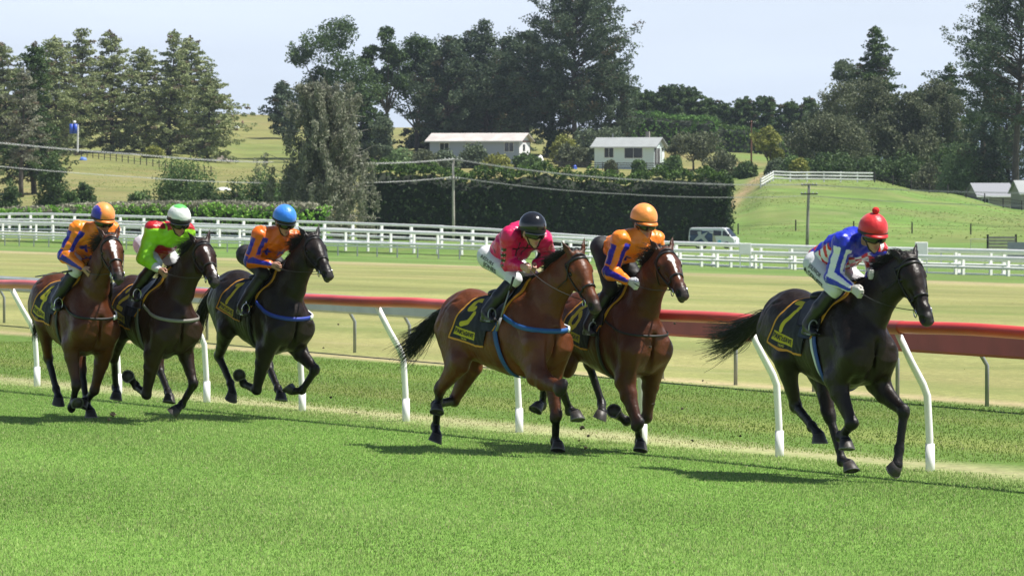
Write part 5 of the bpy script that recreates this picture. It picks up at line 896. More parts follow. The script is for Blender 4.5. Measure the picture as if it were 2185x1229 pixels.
        for k in range(int(190 * dens)):
            s = rng.uniform(.14, .98); q = s; an = rng.uniform(0, 6.28); ln = Wd * (1.05 - .62 * q ** 1.6) * rng.uniform(.3, 1.0); b0 = ax(s); el = rng.uniform(-.05, .55); dr = np.array((math.cos(an), math.sin(an), math.tan(el))); tip = b0 + dr * ln
            tb.tube([b0, b0 * .5 + tip * .5 + (0, 0, .06 * ln), tip], [r0 * .22, r0 * .12, .015], 5, cap=False)
            for j in range(3):
                c = b0 + (tip - b0) * rng.uniform(.45, 1.0); L_ = rng.uniform(.05, .16) * Hh * (.7 + .6 * (1 - q)); n_ = 7; zz = np.linspace(0, 1, n_)[:, None]; Cc = c - zz * np.array((0, 0, L_)) + rng.normal(0, .12, (n_, 3)); VC.append(leaves(Cc, np.array((.36, .36, .42)), 17, sc_ * .95, cA, cB, rng, droop=2.0, elong=1.3))
    else:
        n = int(170 * dens); d = rng.normal(size=(n, 3)); d[:, 2] = np.abs(d[:, 2]); d /= np.linalg.norm(d, axis=1, keepdims=True); k = rng.uniform(.35, 1.02, (n, 1)); Cs = d * k * (Wd * .86, Wd * .7, Hh * .84) + (0, 0, Hh * .10); r_ = rng.uniform(.18, .34, n) * min(Wd, Hh) + .12; VC.append(leaves(Cs, np.stack([r_, r_, r_ * .8], 1), 42, sc_ * 1.1, cA, cB, rng))
        for k in range(4): tb.tube([(0, 0, -.1), (rng.normal() * Wd * .15, rng.normal() * Wd * .15, Hh * .35), (rng.normal() * Wd * .4, rng.normal() * Wd * .3, Hh * .75)], [.03 * Hh, .02 * Hh, .01], 5)
    tb.build('trunk' if kind != 'bush' else 'stem', bm, root, True); crown_mesh('crown', VC, root); return root
def hedge(name, p0, p1, depth, h0, h1, pal, label, size, per=9, cut_top=None, rough=.5, group=None, face=None, seed=1, topw=.55):
    rng = np.random.default_rng(seed); p0, p1 = np.array(p0, float), np.array(p1, float); d = p1 - p0; L_ = np.linalg.norm(d); d /= L_; nn = np.array([-d[1], d[0]]); nn = nn if nn[1] > 0 else -nn
    base = W(0, 0, 1); z0 = lambda t: gz(p0[0] + d[0] * t, p0[1] + d[1] * t); root = empty(name, (*p0, float(z0(0))), label, 'hedge', group); o = np.array((*p0, float(z0(0))))
    hh = lambda t: h0 + (h1 - h0) * t / L_ + rough * (np.sin(t * 1.1) * .4 + np.sin(t * 2.7 + 1) * .3 + np.sin(t * .43) * .5)
    b = MB(); tt = np.linspace(0.3, L_ - .3, int(L_ / 1.2) + 2); V = []
    for t in tt:
        for q, hz in ((.35, -.3), (.30, .78), (depth * .4, .90), (depth - .4, .88), (depth - .35, -.3)): c = p0 + d * t + nn * q; V.append(np.array((c[0], c[1], float(z0(t)) + (float(hh(t)) * hz if hz > 0 else -.3))) - o)
    b.add(V, [(i*5+j, (i+1)*5+j, (i+1)*5+j+1, i*5+j+1) for i in range(len(tt)-1) for j in range(4)] + [(0, 1, 2, 3, 4), tuple(len(tt)*5-5+j for j in (4, 3, 2, 1, 0))]); b.build('light_block_core', M_hedgecore, root)  # opaque dark core added to stop light passing through the leaves
    nF = int(L_ * h0 * per * .16 / size ** 2 * .35); t = rng.uniform(0, L_, nF); v = rng.beta(1.0, .9, nF); q = .12 * rng.normal(size=nF) + .25 * np.sin(t * 1.7 + v * 6) * np.sin(v * 9 + t * .8) * rough; ztop = hh(t)
    P = np.stack([p0[0] + d[0] * t + nn[0] * q, p0[1] + d[1] * t + nn[1] * q, z0(t) + v * ztop], 1)
    nT = int(L_ * depth * per * .16 / size ** 2 * .5); t2 = rng.uniform(0, L_, nT); q2 = rng.uniform(0, depth, nT); z2 = hh(t2) * (.93 + .09 * np.sin(q2 / depth * 3.14)) + .25 * rough * np.sin(t2 * 2.3 + q2 * 2) + rng.normal(0, .12, nT) * rough * 2
    P2 = np.stack([p0[0] + d[0] * t2 + nn[0] * q2, p0[1] + d[1] * t2 + nn[1] * q2, z0(t2) + z2], 1); nE = int(depth * h0 * per * .16 / size ** 2 * .5); PE = []
    for te in (0, L_): q3 = rng.uniform(0, depth, nE); v3 = rng.random(nE); t3 = te + rng.normal(0, .2, nE); PE.append(np.stack([p0[0] + d[0] * t3 + nn[0] * q3, p0[1] + d[1] * t3 + nn[1] * q3, z0(np.full(nE, te)) + v3 * hh(te)], 1))
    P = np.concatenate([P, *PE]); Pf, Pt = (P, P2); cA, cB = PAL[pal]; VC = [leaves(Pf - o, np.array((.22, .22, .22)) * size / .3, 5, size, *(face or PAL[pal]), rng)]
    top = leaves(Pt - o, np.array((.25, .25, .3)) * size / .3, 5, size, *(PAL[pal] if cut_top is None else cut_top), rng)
    if cut_top is None: VC.append(top)
    else: crown_mesh('cut_top', [top], root)
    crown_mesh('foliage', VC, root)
M_hedgecore = mat('hedge_core', (.012, .02, .008), .9)
hA, hB = W(772, 0, 478), W(1558, 0, 478)
hedge('tall_hedge', hA[:2], hB[:2], 4.5, 8.0, 7.2, 'hedged', 'tall dark shelter hedge with sunlit top below the two houses', .25, 9, rough=.6, seed=4, face=((.016, .036, .014), (.062, .105, .034)))  # shaded front and sunlit top are put into the leaf colours
hedge('low_hedge', *[x for x in far(20, -95, 12)], 3.2, 2.75, 2.6, 'hedge', 'long low clipped green hedge with a dead grey top at the left', .24, 8, cut_top=((.21, .21, .15), (.36, .35, .26)), rough=.12, seed=6)
hedge('clipped_hedge', W(1335, 0, 900)[:2], W(1530, 0, 905)[:2], 4, 7.2, 6.6, 'clip', 'bright green clipped hedge on the ridge to the left of the reddish pole', .42, 8, rough=.2, seed=8)
hedge('clipped_hedge', W(1528, 0, 912)[:2], W(1700, 0, 920)[:2], 4, 5.4, 4.2, 'hedged', 'darker green clipped hedge on the ridge passing behind the reddish pole', .42, 8, rough=.2, seed=9)
T = tree
# left: near dark conifer and the open brown-green grove
T('spire', 72, 96, 398, 135, 640, 'dark', 'dark green bushy conifer in front of the brown grove at the far left', c0=.14, dens=1.3, prof=lambda q: (.75 + .3 * math.sin(q * 9)) * (1 - q) ** .55 + .05)
T('layer', 48, 150, 396, 80, 628, 'grey', 'half dead grey conifer in front of the dark conifer at the far left', dens=.55, c0=.3)
GR = None
for px, yt, yb, w, Y, sd, lb in ((12, 96, 325, 120, 800, 0, 'brown-green larch at the left edge of the photo behind the dark conifer'), (118, 82, 322, 120, 790, 1, 'brown-green larch rising just right of the dark conifer'), (168, 66, 318, 105, 800, 2, 'olive larch with leaning top above the blue tank tower'), (243, 70, 316, 110, 805, 3, 'tall pointed olive larch in the middle of the brown grove'),
      (305, 106, 315, 105, 812, 4, 'shorter larch in the dip of the brown grove, left of the twin-topped one'), (362, 70, 312, 120, 800, 5, 'twin-topped larch near the right end of the brown grove'), (412, 84, 314, 130, 815, 6, 'leaning larch at the right end of the brown grove'), (445, 160, 312, 120, 790, 7, 'low outer larch reaching out to the right of the brown grove')):
    T('layer', px, yt, yb, w * (1.08 if sd < 5 else .85), Y, 'olive', lb, seed=sd, side=.35 if sd == 7 else 0, dens=1.2, c0=.04, lean=(sd % 3 - 1) * .03)
for px, yt, yb, w, Y, pal, lb in ((112, 322, 408, 70, 560, 'dark', 'round dark bush under the dark conifer at the left'), (20, 385, 420, 60, 540, 'dark', 'low dark bush at the left edge above the clipped hedge'), (182, 380, 420, 48, 540, 'dark', 'small pointed bush above the hedge, right of the dark conifer'), (150, 398, 424, 40, 530, 'broad', 'very small bush above the hedge left of the pointed bush'),
      (392, 328, 424, 140, 560, 'broad', 'large round green bush on the dry slope above the lime jockey'), (300, 398, 428, 60, 535, 'broad', 'small bush on the hedge top left of the large round bush'), (452, 385, 430, 70, 530, 'dark', 'dark bush on the right shoulder of the large round bush'), (500, 372, 438, 70, 520, 'dark', 'dark bush left of the weeping tree, nearer the large round bush'), (556, 350, 445, 110, 525, 'broad', 'tall green bush touching the left of the weeping tree'), (620, 352, 470, 100, 530, 'dark', 'dark bush hidden behind the lower weeping tree'),
      (328, 312, 338, 40, 780, 'yell', 'small yellow shrub at the foot of the brown grove')): T('bush', px, yt, yb, w, Y, pal, lb, dens=1.3 if w > 90 else .9)
# centre
T('weep', 690, 182, 505, 205, 462, 'grey', 'grey-green weeping tree with a white trunk above the blue-capped jockey', bark=M_barkpale, dens=1.25)
T('pine', 604, 180, 262, 62, 930, 'pine', 'small dark pine on the skyline left of the weeping tree', c0=.1)
T('euc', 722, 38, 330, 195, 820, 'dark', 'tall spreading gum tree with open top left of the dark pines', c0=.32, dens=1.7, seed=3)
T('euc', 824, 60, 325, 95, 828, 'dark', 'slender gum leaning beside the tall spreading gum', c0=.42, dens=1.2, seed=5)
T('spire', 772, 186, 345, 100, 770, 'dark', 'dark columnar conifer low behind the weeping tree', dens=1.1, prof=lambda q: (1 - q) ** .4)
T('broad', 812, 252, 345, 70, 765, 'teal', 'pale bushy tree at the foot of the slender gum', c0=.1)
T('broad', 888, 78, 318, 150, 850, 'dark', 'rounded yellow-green topped tree left of the dark pines', c0=.25, dens=1.9, seed=2)
for px, yt, w, Y, c, lb in ((958, 84, 130, 842, .10, 'dark pine beside the rounded tree, leftmost of the dense pine clump'), (1002, 72, 110, 860, .12, 'dark pine second from the left in the dense pine clump'), (1036, 46, 90, 848, .15, 'slim pointed pine standing up from the dense pine clump'), (1085, 84, 120, 855, .15, 'dark pine just right of the slim pointed pine'), (1128, 74, 135, 838, .25, 'dark pine with bare lower trunk left of the tallest pine')):
    T('pine', px, yt, 298, w * 1.15, Y, 'pine', lb, c0=c, dens=1.25)
T('pine', 1228, -14, 282, 215, 825, 'pine', 'tallest broad pine at the centre of the skyline', c0=.22, dens=1.9, prof=lambda q: (.62 + .45 * math.sin(min(q * 2.3, 1.57) * 1.0)) * (1 - .72 * max(0, q - .25)) )
T('pine', 1300, 118, 284, 120, 832, 'pine', 'lower dark pine joined to the right of the tallest pine', c0=.12, dens=1.4)
T('pine', 1180, 150, 292, 110, 834, 'pine', 'dark pine filling the gap under the left side of the tallest pine', c0=.2, dens=1.1)
for px, yt, w, lb in ((930, 190, 120, 'dark understorey conifer below the rounded tree'), (1010, 185, 130, 'dark understorey conifer below the slim pointed pine'), (1090, 190, 110, 'dark understorey conifer behind the grey house roof')): T('spire', px, yt, 312, w, 862, 'pine', lb, prof=lambda q: (1 - q) ** .35, dens=1.2)
for px, yt, yb, w, Y, k, pal, lb in ((1252, 268, 322, 70, 815, 'bush', 'teal', 'grey-green rounded bush left of the pale green house'), (1300, 265, 322, 80, 812, 'bush', 'teal', 'grey-green rounded bush rising behind the pale green house roof'), (1205, 290, 338, 62, 790, 'bush', 'yell', 'yellow-green bush between the two houses'), (1222, 306, 342, 70, 780, 'bush', 'brown', 'brownish bush in front of the yellow-green bush'), (1185, 276, 300, 40, 830, 'bush', 'dark', 'small dark bush on the dry grass right of the grey house'),
      (1480, 286, 362, 104, 775, 'broad', 'brown', 'small brownish tree with bare trunk right of the pale green house'), (1540, 318, 382, 76, 700, 'bush', 'brown', 'brown-green bush right of the small brownish tree'), (1592, 345, 388, 46, 690, 'bush', 'dark', 'dark bush at the foot of the reddish pole'), (1385, 278, 300, 30, 840, 'bush', 'dark', 'small dark bush behind the pale green house chimney'),
      (1010, 306, 346, 60, 770, 'bush', 'teal', 'grey bush in front of the grey house'), (950, 322, 350, 60, 765, 'bush', 'teal', 'low grey-green bush at the left end of the grey house'), (1125, 325, 350, 56, 765, 'bush', 'broad', 'green bush at the white end of the grey house'), (1060, 332, 352, 60, 762, 'bush', 'yell', 'low yellow-green bush under the grey house window'), (905, 322, 352, 60, 762, 'bush', 'brown', 'low brown bush at the far left end of the grey house garden'), (850, 318, 352, 80, 764, 'bush', 'light', 'pale bush left of the grey house garden'),
      (1364, 338, 364, 30, 735, 'bush', 'broad', 'small bush at the dark rail fence in front of the pale green house'), (1304, 340, 362, 28, 735, 'bush', 'brown', 'tiny bush at the dark rail fence below the house corner'), (1436, 332, 366, 46, 735, 'bush', 'broad', 'bush at the porch of the pale green house')): T(k, px, yt, yb, w, Y, pal, lb, dens=.9)
for k, (px, yt, w) in enumerate(((1350, 192, 60), (1388, 198, 58), (1428, 186, 62), (1470, 190, 60), (1508, 214, 56), (1545, 222, 50), (1590, 212, 50), (1632, 210, 55), (1688, 218, 56), (1728, 212, 56))):
    T('spire', px, yt, 300, w * 1.7, 945, 'dark', 'dark conifer in the skyline row behind the clipped hedge, %s' % ('leftmost', 'second from left', 'third from left', 'fourth from left', 'fifth from left', 'fifth from right', 'fourth from right', 'third from right', 'second from right', 'rightmost')[k], 'conifer row on the ridge', prof=lambda q: (1 - q) ** .38, dens=.9)
# right
T('broad', 1640, 272, 368, 72, 760, 'yell', 'yellow-green glossy tree right of the reddish pole', c0=.12, dens=1.2)
T('broad', 1770, 252, 378, 170, 700, 'brown', 'wide brownish bushy tree above the white board fence', c0=.08, dens=1.9)
T('broad', 1800, 130, 384, 130, 760, 'teal', 'grey-leaved tall tree left of the conifer with the feathery top', c0=.2, dens=1.5)
T('spire', 1872, 62, 384, 150, 730, 'dark', 'conifer with feathery pointed top in the right-hand wood', dens=1.2, c0=.2)
T('broad', 1860, 168, 386, 200, 718, 'brown', 'broad olive tree filling the middle of the right-hand wood', c0=.12, dens=2.2, seed=4)
T('broad', 2000, 170, 410, 165, 720, 'brown', 'broad olive tree left of the pale round tree', c0=.12, dens=2.0, seed=6)
T('spire', 2025, 140, 408, 120, 735, 'dark', 'dark pointed conifer behind the olive trees at the right', c0=.2, dens=1.0)
T('pine', 2060, 300, 420, 120, 735, 'pine', 'dark low pine in shade behind the pale round tree', c0=.1)
T('bush', 2048, 302, 412, 90, 668, 'light', 'pale green round tree at the right beside the dark pine trunk', dens=1.5)
T('bush', 2112, 325, 420, 85, 670, 'broad', 'green bush between the pale round tree and the dark pine trunk', dens=1.2)
T('bush', 1700, 335, 380, 70, 690, 'broad', 'green bush left end behind the white board fence'), T('bush', 1705, 338, 378, 40, 672, 'yell', 'yellow-flowered bush behind the white board fence')
T('bush', 1660, 340, 376, 50, 690, 'teal', 'grey-green bush where the white board fence begins')
T('broad', 1938, 196, 398, 150, 716, 'brown', 'olive-grey tree closing the gap right of the feathery conifer', c0=.06, dens=2.0, seed=9)
T('spire', 1962, 190, 400, 130, 742, 'dark', 'dark conifer at the back of the right-hand wood', prof=lambda q: (1 - q) ** .5, c0=.05, dens=1.2)
T('broad', 2085, 235, 432, 150, 700, 'dark', 'dark broad tree left of the tall pine trunk', c0=.05, dens=2.0, seed=3)
T('bush', 1930, 330, 398, 110, 690, 'dark', 'dark low thicket below the olive-grey tree'), T('bush', 1990, 348, 408, 90, 684, 'brown', 'brownish low thicket at the dark post fence'), T('bush', 1860, 335, 388, 110, 690, 'dark', 'dark thicket at the right end of the white board fence'), T('bush', 1780, 325, 382, 110, 690, 'dark', 'dark thicket behind the middle of the white board fence')
T('pine', 2172, -60, 452, 250, 655, 'pine', 'tall dark pine with thick trunk at the right edge', c0=.35, dens=1.6, seed=2, side=0)
T('pine', 2102, 22, 425, 95, 675, 'pine', 'slender open pine left of the tall dark pine at the right edge', c0=.42, dens=.9)
T('pine', 2150, 190, 440, 160, 668, 'pine', 'lower dark pine under the tall pine at the right edge', c0=.15, dens=1.3)
def tufts():
    rng = np.random.default_rng(77); VV = []; CC = []
    def lay(X, Y, h0, h1, w, cA, cB, nb=5):
        n = len(X); Z = gz(X, Y) - .02; P = np.repeat(np.stack([X, Y, Z], -1)[:, None], nb, 1); h = rng.uniform(h0, h1, (n, 1)) * rng.uniform(.6, 1.2, (n, nb)); a = rng.uniform(0, 6.28, (n, nb)); la = rng.uniform(0, 6.28, (n, nb)); o = rng.normal(0, 1, (n, nb, 2)) * h0 * .8
        P[..., 0] += o[..., 0]; P[..., 1] += o[..., 1]; s = np.stack([np.cos(a) * w, np.sin(a) * w, 0 * a], -1); t = P + np.stack([np.cos(la) * h * .6, np.sin(la) * h * .6, h], -1); VV.append(np.stack([P - s, P + s, t], 2).reshape(-1, 3))
        m = np.clip(rng.random((n, 1, 1)) * .8 + rng.normal(0, .15, (n, nb, 1)), 0, 1); c = np.array(cA) * (1 - m) + np.array(cB) * m; CC.append(np.repeat(c.reshape(-1, 3), 3, 0))
    n = 42000; Y = np.sqrt(rng.uniform(62 ** 2, 330 ** 2, n)); X = rng.uniform(-.115, .115, n) * Y; k = (rd(X, Y) > 8.6) & (rd(X, Y) < 118) & (rng.random(n) < .35 + .65 * (np.sin(X * .31 + np.sin(Y * .17)) * np.sin(Y * .23) > 0)); lay(X[k], Y[k], .012, .032, .02, (.32, .36, .11), (.60, .55, .27), 4)
    n = 16000; Y = rng.uniform(505, 770, n); px = rng.uniform(-40, 2230, n); X = (px - 1092.5) * Y / 1e4; k = (px > 1560) | (px < 780); lay(X[k], Y[k], .05, .12, .10, (.20, .32, .08), (.46, .42, .20), 4)
    V = np.concatenate(VV); o = npmesh('grass', V, np.arange(len(V)).reshape(-1, 3), M_leaf, col=np.concatenate(CC)); prop(o, 'scattered dry and green grass tufts over the infield and the slopes', 'grass', kind='stuff')
tufts()
# ------------------------------------------------------------------ houses, van and small things
def frame_obj(root, M_, name, lo, hi, m, mw=.05):
    b = MB(); b.box(lo, hi); return b.build(name, m, root)
M_roof1 = mat('rusty_white_roof', (.50, .46, .43), .55, noise=.18, nscale=.5); M_roof2 = mat('grey_roof', (.30, .32, .32), .6, noise=.08, nscale=1); M_wallblue = mat('blue_grey_wall', (.36, .41, .52), .8, noise=.06); M_wallmint = mat('mint_wall', (.76, .88, .88), .75, noise=.05); M_pane = mat('window_glass', (.03, .035, .04), .1, spec=.7); M_trim = mat('house_trim', (.72, .73, .74), .6); M_rust = mat('rust_trim', (.16, .08, .06), .8); M_shade = mat('porch_painted_shade', (.06, .06, .065), .8)
M_shedwall = mat('shed_wall', (.30, .28, .25), .8, noise=.1); M_shedroof = mat('shed_roof', (.22, .23, .26), .6, noise=.06)
def house(px, ybase, Y, name, label, Lx, Dy, hw, rise, yaw, mw, mr, mend, wins, eave=.6, porch=None, gab=None):
    p = W(px, ybase, Y); root = empty(name, p, label, 'house', rot=(0, 0, yaw)); b = MB(); b.box((-Lx/2, -Dy/2, -1.5), (Lx/2, Dy/2, hw)); b.build('wall', mw, root)
    for sx in (-1, 1): b = MB(); x = sx * (Lx/2 + .003); b.add([(x, -Dy/2, -1.5), (x, Dy/2, -1.5), (x, Dy/2, hw), (x, 0, hw + rise), (x, -Dy/2, hw)], [(0, 1, 2, 3, 4) if sx > 0 else (4, 3, 2, 1, 0)]); b.build('gable', mend, root)
    b = MB(); e = eave; sl = rise / (Dy/2)
    for s in (-1, 1): V = [(-Lx/2 - e, 0, hw + rise + .02), (Lx/2 + e, 0, hw + rise + .02), (Lx/2 + e, s * (Dy/2 + e), hw - sl * e + .02), (-Lx/2 - e, s * (Dy/2 + e), hw - sl * e + .02)]; V += [(x, y, z + .12) for x, y, z in V]; b.add(V, [(0, 1, 2, 3), (7, 6, 5, 4), (0, 4, 5, 1), (1, 5, 6, 2), (2, 6, 7, 3), (3, 7, 4, 0)])
    rf = b.build('roof', mr, root); b = MB(); b.box((-Lx/2 - e, -Dy/2 - e - .08, hw - sl * e - .06), (Lx/2 + e, -Dy/2 - e - .003, hw - sl * e + .14)); b.build('gutter', M_trim, rf)
    for x, z, w, h_ in wins:
        b = MB(); y = -Dy/2
        for lo, hi in (((x - w/2 - .08, y - .06, z - .08), (x - w/2, y - .003, z + h_ + .08)), ((x + w/2, y - .06, z - .08), (x + w/2 + .08, y - .003, z + h_ + .08)), ((x - w/2, y - .06, z + h_), (x + w/2, y - .003, z + h_ + .08)), ((x - w/2, y - .06, z - .08), (x + w/2, y - .003, z)), ((x - .03, y - .05, z), (x + .03, y - .004, z + h_))): b.box(lo, hi)
        f = b.build('window', M_trim, root); b = MB(); b.box((x - w/2, y - .03, z), (x + w/2, y - .0035, z + h_)); b.build('pane', M_pane, f)
    return root, rf
h1, r1 = house(1024, 333, 790, 'grey_house', 'long blue-grey house with pale rusty roof under the dark pines', 15.5, 7.5, 2.55, 1.15, math.radians(-14), M_wallblue, M_roof1, M_trim, ((-5.2, .9, 1.5, 1.2), (-.5, .9, 1.8, 1.2), (6.0, .7, 1.5, 1.5)), .7)
b = MB(); b.box((15.5/2 + .006, -1.2, .8), (15.5/2 + .05, .2, 1.9)); b.build('window', M_pane, h1); b = MB(); b.box((15.5/2 + .006, -3.7, 2.3), (15.5/2 + .07, 3.7, 2.55)); b.build('gable_trim', M_rust, h1)
h2, r2 = house(1343, 348, 780, 'mint_house', 'pale mint green house with grey roof and chimney behind the dark rail fence', 10.2, 7.0, 2.75, 1.35, math.radians(-16), M_wallmint, M_roof2, M_wallmint, ((-2.6, .9, 1.5, 1.6), (1.6, .8, 3.0, 1.7)), .6)
b = MB(); b.box((10.2/2 + .006, -3.1, -.4), (10.2/2 + .06, .6, 2.4)); b.build('porch_shade_panel', M_shade, h2)  # dark panel on the wall; the porch's shade is put into its colour
for y in (-3.2, -1.6, .2): b = MB(); b.box((10.2/2 + .35, y - .06, -1), (10.2/2 + .47, y + .06, 2.7)); b.build('porch_post', M_trim, h2)
b = MB(); b.box((2.7, .3, 3.2), (3.3, .9, 5.2)); c_ = b.build('chimney', M_wood, r2); b = MB(); b.tube([(-3, .5, 3.6), (-3, .5, 4.9)], .09, 8); b.build('flue', M_galv, r2)
h3, r3 = house(2112, 446, 640, 'shed', 'pale roofed shed below the tall dark pine at the right', 5.0, 4.6, 1.9, 1.5, math.radians(14), M_shedwall, M_shedroof, M_shedwall, ((-1.5, .6, .9, .8),), .35)
h4, r4 = house(2206, 446, 630, 'shed', 'white roofed shed cut by the right edge of the photo', 5.0, 5.0, 2.2, 1.5, math.radians(10), M_shedwall, M_roof2, M_shedwall, ((-1.0, .6, .8, .8),), .35)
def van():
    p = W(1524, 522, 462); p[2] = float(gz(p[0], p[1])); root = empty('parked_van', p, 'white van with blue printed rear half parked at the end of the tall hedge', 'van', rot=(0, 0, math.radians(-20)))
    pr = [(-2.35, .42), (-2.38, 1.2), (-2.30, 1.92), (-2.1, 2.06), (1.05, 2.06), (1.35, 1.98), (2.02, 1.18), (2.28, 1.02), (2.38, .62), (2.34, .40)]; hw_ = [(.42, .86), (2.1, .76)]; wz = lambda z: np.interp(z, [.4, 1.1, 2.06], [.86, .88, .76]); b = MB(); n = len(pr); V = []
    for s in (-1, 1): V += [(x, s * wz(z), z) for x, z in pr]
    b.add(V, [tuple(range(n))[::1], tuple(range(n, 2*n))[::-1]] + [(i, i + n, (i+1) % n + n, (i+1) % n) for i in range(n)]); bd = b.build('body', mat('van_paint', (.74, .76, .80), .25, coat=.5), root); bevel(bd, .05, 3)
    def side_panel(nm, pts, m, off=.008):
        b = MB(); V = [(x, -wz(z) - off, z) for x, z in pts] + [(x, -wz(z) - .001, z) for x, z in pts]; k = len(pts); b.add(V, [tuple(range(k))] + [(i, i + k, (i+1) % k + k, (i+1) % k) for i in range(k)]); return b.build(nm, m, bd)
    gl = mat('van_glass', (.015, .018, .022), .08, spec=.7); pb = mat('van_print_blue', (.02, .05, .13), .35, noise=.5, nscale=1.6); pg = mat('van_print_pale', (.42, .46, .48), .4); py_ = mat('van_print_sand', (.50, .46, .36), .4); pc = mat('van_print_cyan', (.10, .50, .72), .4)
    side_panel('side_print', [(-2.3, .5), (.1, .5), (.1, 1.72), (-2.25, 1.80)], pb); side_panel('print_figure', [(-1.75, .9), (-1.35, 1.3), (-1.5, 1.66), (-1.1, 1.72), (-1.05, 1.35), (-.35, 1.68), (-.75, 1.15), (-.2, .52), (-.6, .52), (-1.05, .98), (-1.9, .66)], pg, .014); side_panel('print_panel', [(.1, .5), (.55, .5), (.3, 1.3), (.1, 1.6)], py_); side_panel('print_spot', [(.62, .52), (.95, .52), (1.0, .72), (.85, .85), (.62, .75)], pc)
    side_panel('window', [(.18, 1.28), (1.0, 1.26), (1.0, 1.76), (.15, 1.80)], gl); side_panel('window', [(1.12, 1.26), (1.80, 1.22), (1.36, 1.76), (1.12, 1.78)], gl); b = MB(); b.add([(1.40, -.68, 1.92), (1.40, .68, 1.92), (2.03, .76, 1.20), (2.03, -.76, 1.20)], [(0, 3, 2, 1)]); ws = b.build('windscreen', gl, bd); ws.location = (.03, 0, .03); side_panel('rear_window', [(-2.2, 1.36), (-1.0, 1.36), (-1.0, 1.80), (-2.2, 1.84)], gl, .012)
    b = MB(); b.box((2.30, -.78, .68), (2.42, -.5, .88)); b.build('headlight', M_steel, bd); b = MB(); b.box((2.30, .5, .68), (2.42, .78, .88)); b.build('headlight', M_steel, bd); b = MB(); b.box((1.75, -1.08, 1.22), (1.86, -.90, 1.44)); b.build('mirror', M_leather, bd)
    b = MB(); b.box((2.25, -.84, .34), (2.46, .84, .58)); b.build('bumper', mat('bumper', (.5, .52, .55), .5), bd)
    for x in (-1.35, 1.55):
        for s in (-1, 1): b = MB(); b.tube([(x, s * .70, .34), (x, s * .90, .34)], .34, 20); w_ = b.build('wheel', M_tyre, root); b = MB(); b.tube([(x, s * .88, .34), (x, s * .915, .34)], .2, 16); b.build('hubcap', M_steel, w_)
M_tyre = mat('tyre', (.02, .02, .02), .85); van()
# blue tank on a mast, tarpaulins and scattered things on the slopes
e = empty('tank_tower', W(166, 318, 775), 'blue drums hung on a pale mast in front of the brown grove', 'tower'); b = MB(); b.tube([(0, 0, -.5), (.05, 0, 4.0)], .16, 10); b.build('mast', M_whiteold, e)
for s in (-1.0, -.35): b = MB(); b.tube([(s, 0, 2.5), (s, 0, 4.1)], .33, 14); b.build('drum', mat('drum_blue', (.02, .08, .50), .45), e, True)
b = MB(); b.ell((-.5, 0, 4.4), (.28, .28, .25)); b.build('lamp_cap', M_white, e, True)
def tarp(name, px, py, Y, w, h_, m, label, cat):
    p = W(px, py, Y); p[2] = float(gz(p[0], p[1])) - .1; rng = np.random.default_rng(int(px)); b = MB(); b.ell((0, 0, 0), (w / 2, w / 3, h_), 14, 8); o = b.build(name, m, None, True); o.location = p
    for v in o.data.vertices: v.co *= 1 + .12 * rng.normal()
    return prop(o, label, cat)
tarp('tarpaulin', 178, 316, 770, 1.3, .6, mat('tarp_blue', (.10, .20, .55), .5), 'light blue tarpaulin heap at the foot of the drum mast', 'tarpaulin'); tarp('tarpaulin', 1226, 348, 772, .8, .7, mat('tarp_blue2', (.03, .10, .55), .5), 'bright blue cover on the fence between the two houses', 'tarpaulin')
tarp('feed_bin', 1716, 521, 440, 1.6, .35, mat('bin_blue', (.05, .2, .5), .5), 'low blue trough at the foot of the right-hand power pole', 'trough'); tarp('white_wrap', 276, 424, 470, 1.4, .35, M_white, 'white plastic wrap lying on the hedge top at the left', 'wrap'); tarp('rock', 505, 304, 990, 1.6, .5, M_whiteold, 'larger pale rock high on the dry hillside at the left', 'rock'); tarp('rock', 463, 302, 1000, 1.9, .35, M_whiteold, 'flat pale rock on the dry hillside, left of the larger rock', 'rock'); tarp('rubble_heap', 470, 348, 800, 4.5, 1.0, mat('rubble', (.22, .19, .16), .9, noise=.4, nscale=2), 'grey brown rubble heap below the green paddock at the left', 'heap'); tarp('water_tank', 1152, 322, 785, 1.7, 1.5, M_white, 'round white water tank at the white end of the grey house', 'tank')
tarp('rusty_drum', 518, 300, 992, .7, 1.5, M_rust, 'rusty upright drum beside the larger pale rock', 'drum'); tarp('white_shed_roof', 476, 378, 640, 2.2, .45, M_whiteold, 'small pale roof showing behind the dark bush left of the weeping tree', 'roof')
# far mountain
rng = np.random.default_rng(8); xs = np.linspace(-2400, 2400, 160); zz = 18 + 112 * np.exp(-((xs - 830) / 190) ** 2) + 8 * np.sin(xs / 300) + 4 * np.sin(xs / 90 + 1); V = np.concatenate([np.stack([xs, 0 * xs + 7000, 0 * xs - 60], 1), np.stack([xs, 0 * xs + 7300, zz * .6], 1), np.stack([xs, 0 * xs + 7700, zz], 1), np.stack([xs, 0 * xs + 9000, 0 * xs - 60], 1)]); n = len(xs)
o = npmesh('hills', V, np.array([(k*n + i, k*n + i + 1, (k+1)*n + i + 1, (k+1)*n + i) for k in range(3) for i in range(n - 1)]), mat('far_hills', (.16, .22, .30), .9), smooth=True); prop(o, 'distant blue hills', 'hills', kind='structure')  # blue haze of distance is painted into the hill colour
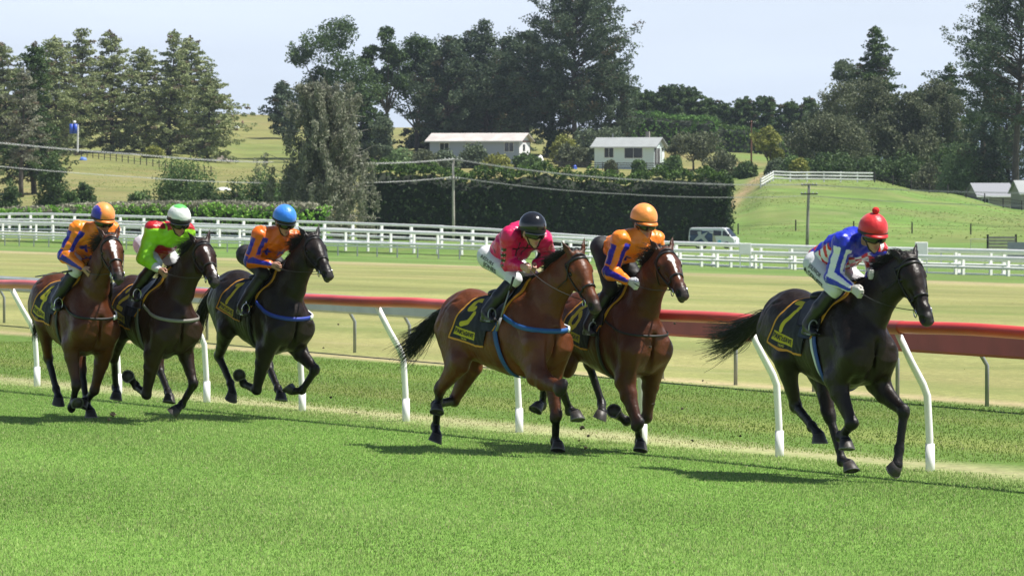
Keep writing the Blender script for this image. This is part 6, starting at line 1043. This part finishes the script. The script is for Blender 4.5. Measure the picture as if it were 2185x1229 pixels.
# flying divots kicked up by the hooves
rng = np.random.default_rng(12)
for k, (px, py, Y, r, lb) in enumerate(((1388, 740, 42.6, .014, 'clod of earth in the air in front of the chest of horse 6'), (1478, 940, 42.8, .012, 'clod of earth low above the turf left of the leading horse'), (706, 848, 49, .016, 'clod of earth in the air just right of horse 1'), (240, 884, 48.6, .03, 'tuft of turf flying under the left-hand horse'), (1242, 912, 42.4, .022, 'tuft of turf falling from the raised hoof of horse 5'), (1395, 862, 42.6, .014, 'clod of earth beside the foreleg of horse 6'), (1255, 930, 42.6, .016, 'lower clod of earth under the raised hoof of horse 5'))):
    b = MB(); b.ell((0, 0, 0), (r, r * .8, r * .7), 8, 6); o = b.build('earth_clod', mat('earth', (.06, .045, .03), .95) if k == 0 else bpy.data.materials['earth'], None); o.location = W(px, py, Y)
    for v in o.data.vertices: v.co *= 1 + .3 * rng.normal()
    prop(o, lb, 'clod', 'clods of turf in the air')

# ------------------------------------------------------------------ thin air haze over the fields
b = MB(); b.box((-3200, -90, -66), (3200, 9600, 175)); hz_ = b.build('haze', None); hz_['kind'] = 'stuff'; hz_['label'] = 'thin blue summer haze over the fields'; hz_['category'] = 'haze'
hm_ = bpy.data.materials.new('haze'); hm_.use_nodes = True; n_ = hm_.node_tree.nodes; n_.remove(n_['Principled BSDF']); pv = n_.new('ShaderNodeVolumePrincipled'); pv.inputs['Density'].default_value = HAZE; pv.inputs['Color'].default_value = (.72, .85, 1.0, 1); pv.inputs['Anisotropy'].default_value = .2
hm_.node_tree.links.new(pv.outputs[0], n_['Material Output'].inputs['Volume']); hz_.data.materials.append(hm_)

for k, (px, py, Y, r) in enumerate(((1456, 872, 42.4, .013), (722, 692, 49, .012), (1440, 690, 42.5, .011), (1580, 930, 40.2, .013), (690, 742, 49, .011), (1250, 955, 42.6, .018), (232, 896, 48.4, .02), (1236, 940, 42.5, .012), (1500, 812, 42, .010), (760, 880, 48.4, .011))):
    b = MB(); b.ell((0, 0, 0), (r, r * .7, r * .6), 8, 6); o = b.build('earth_clod', bpy.data.materials['earth'], None); o.location = W(px, py, Y)
    for v in o.data.vertices: v.co *= 1 + .3 * rng.normal()
    prop(o, 'very small dark speck of turf in the air between the horses and the rail', 'clod', 'clods of turf in the air')
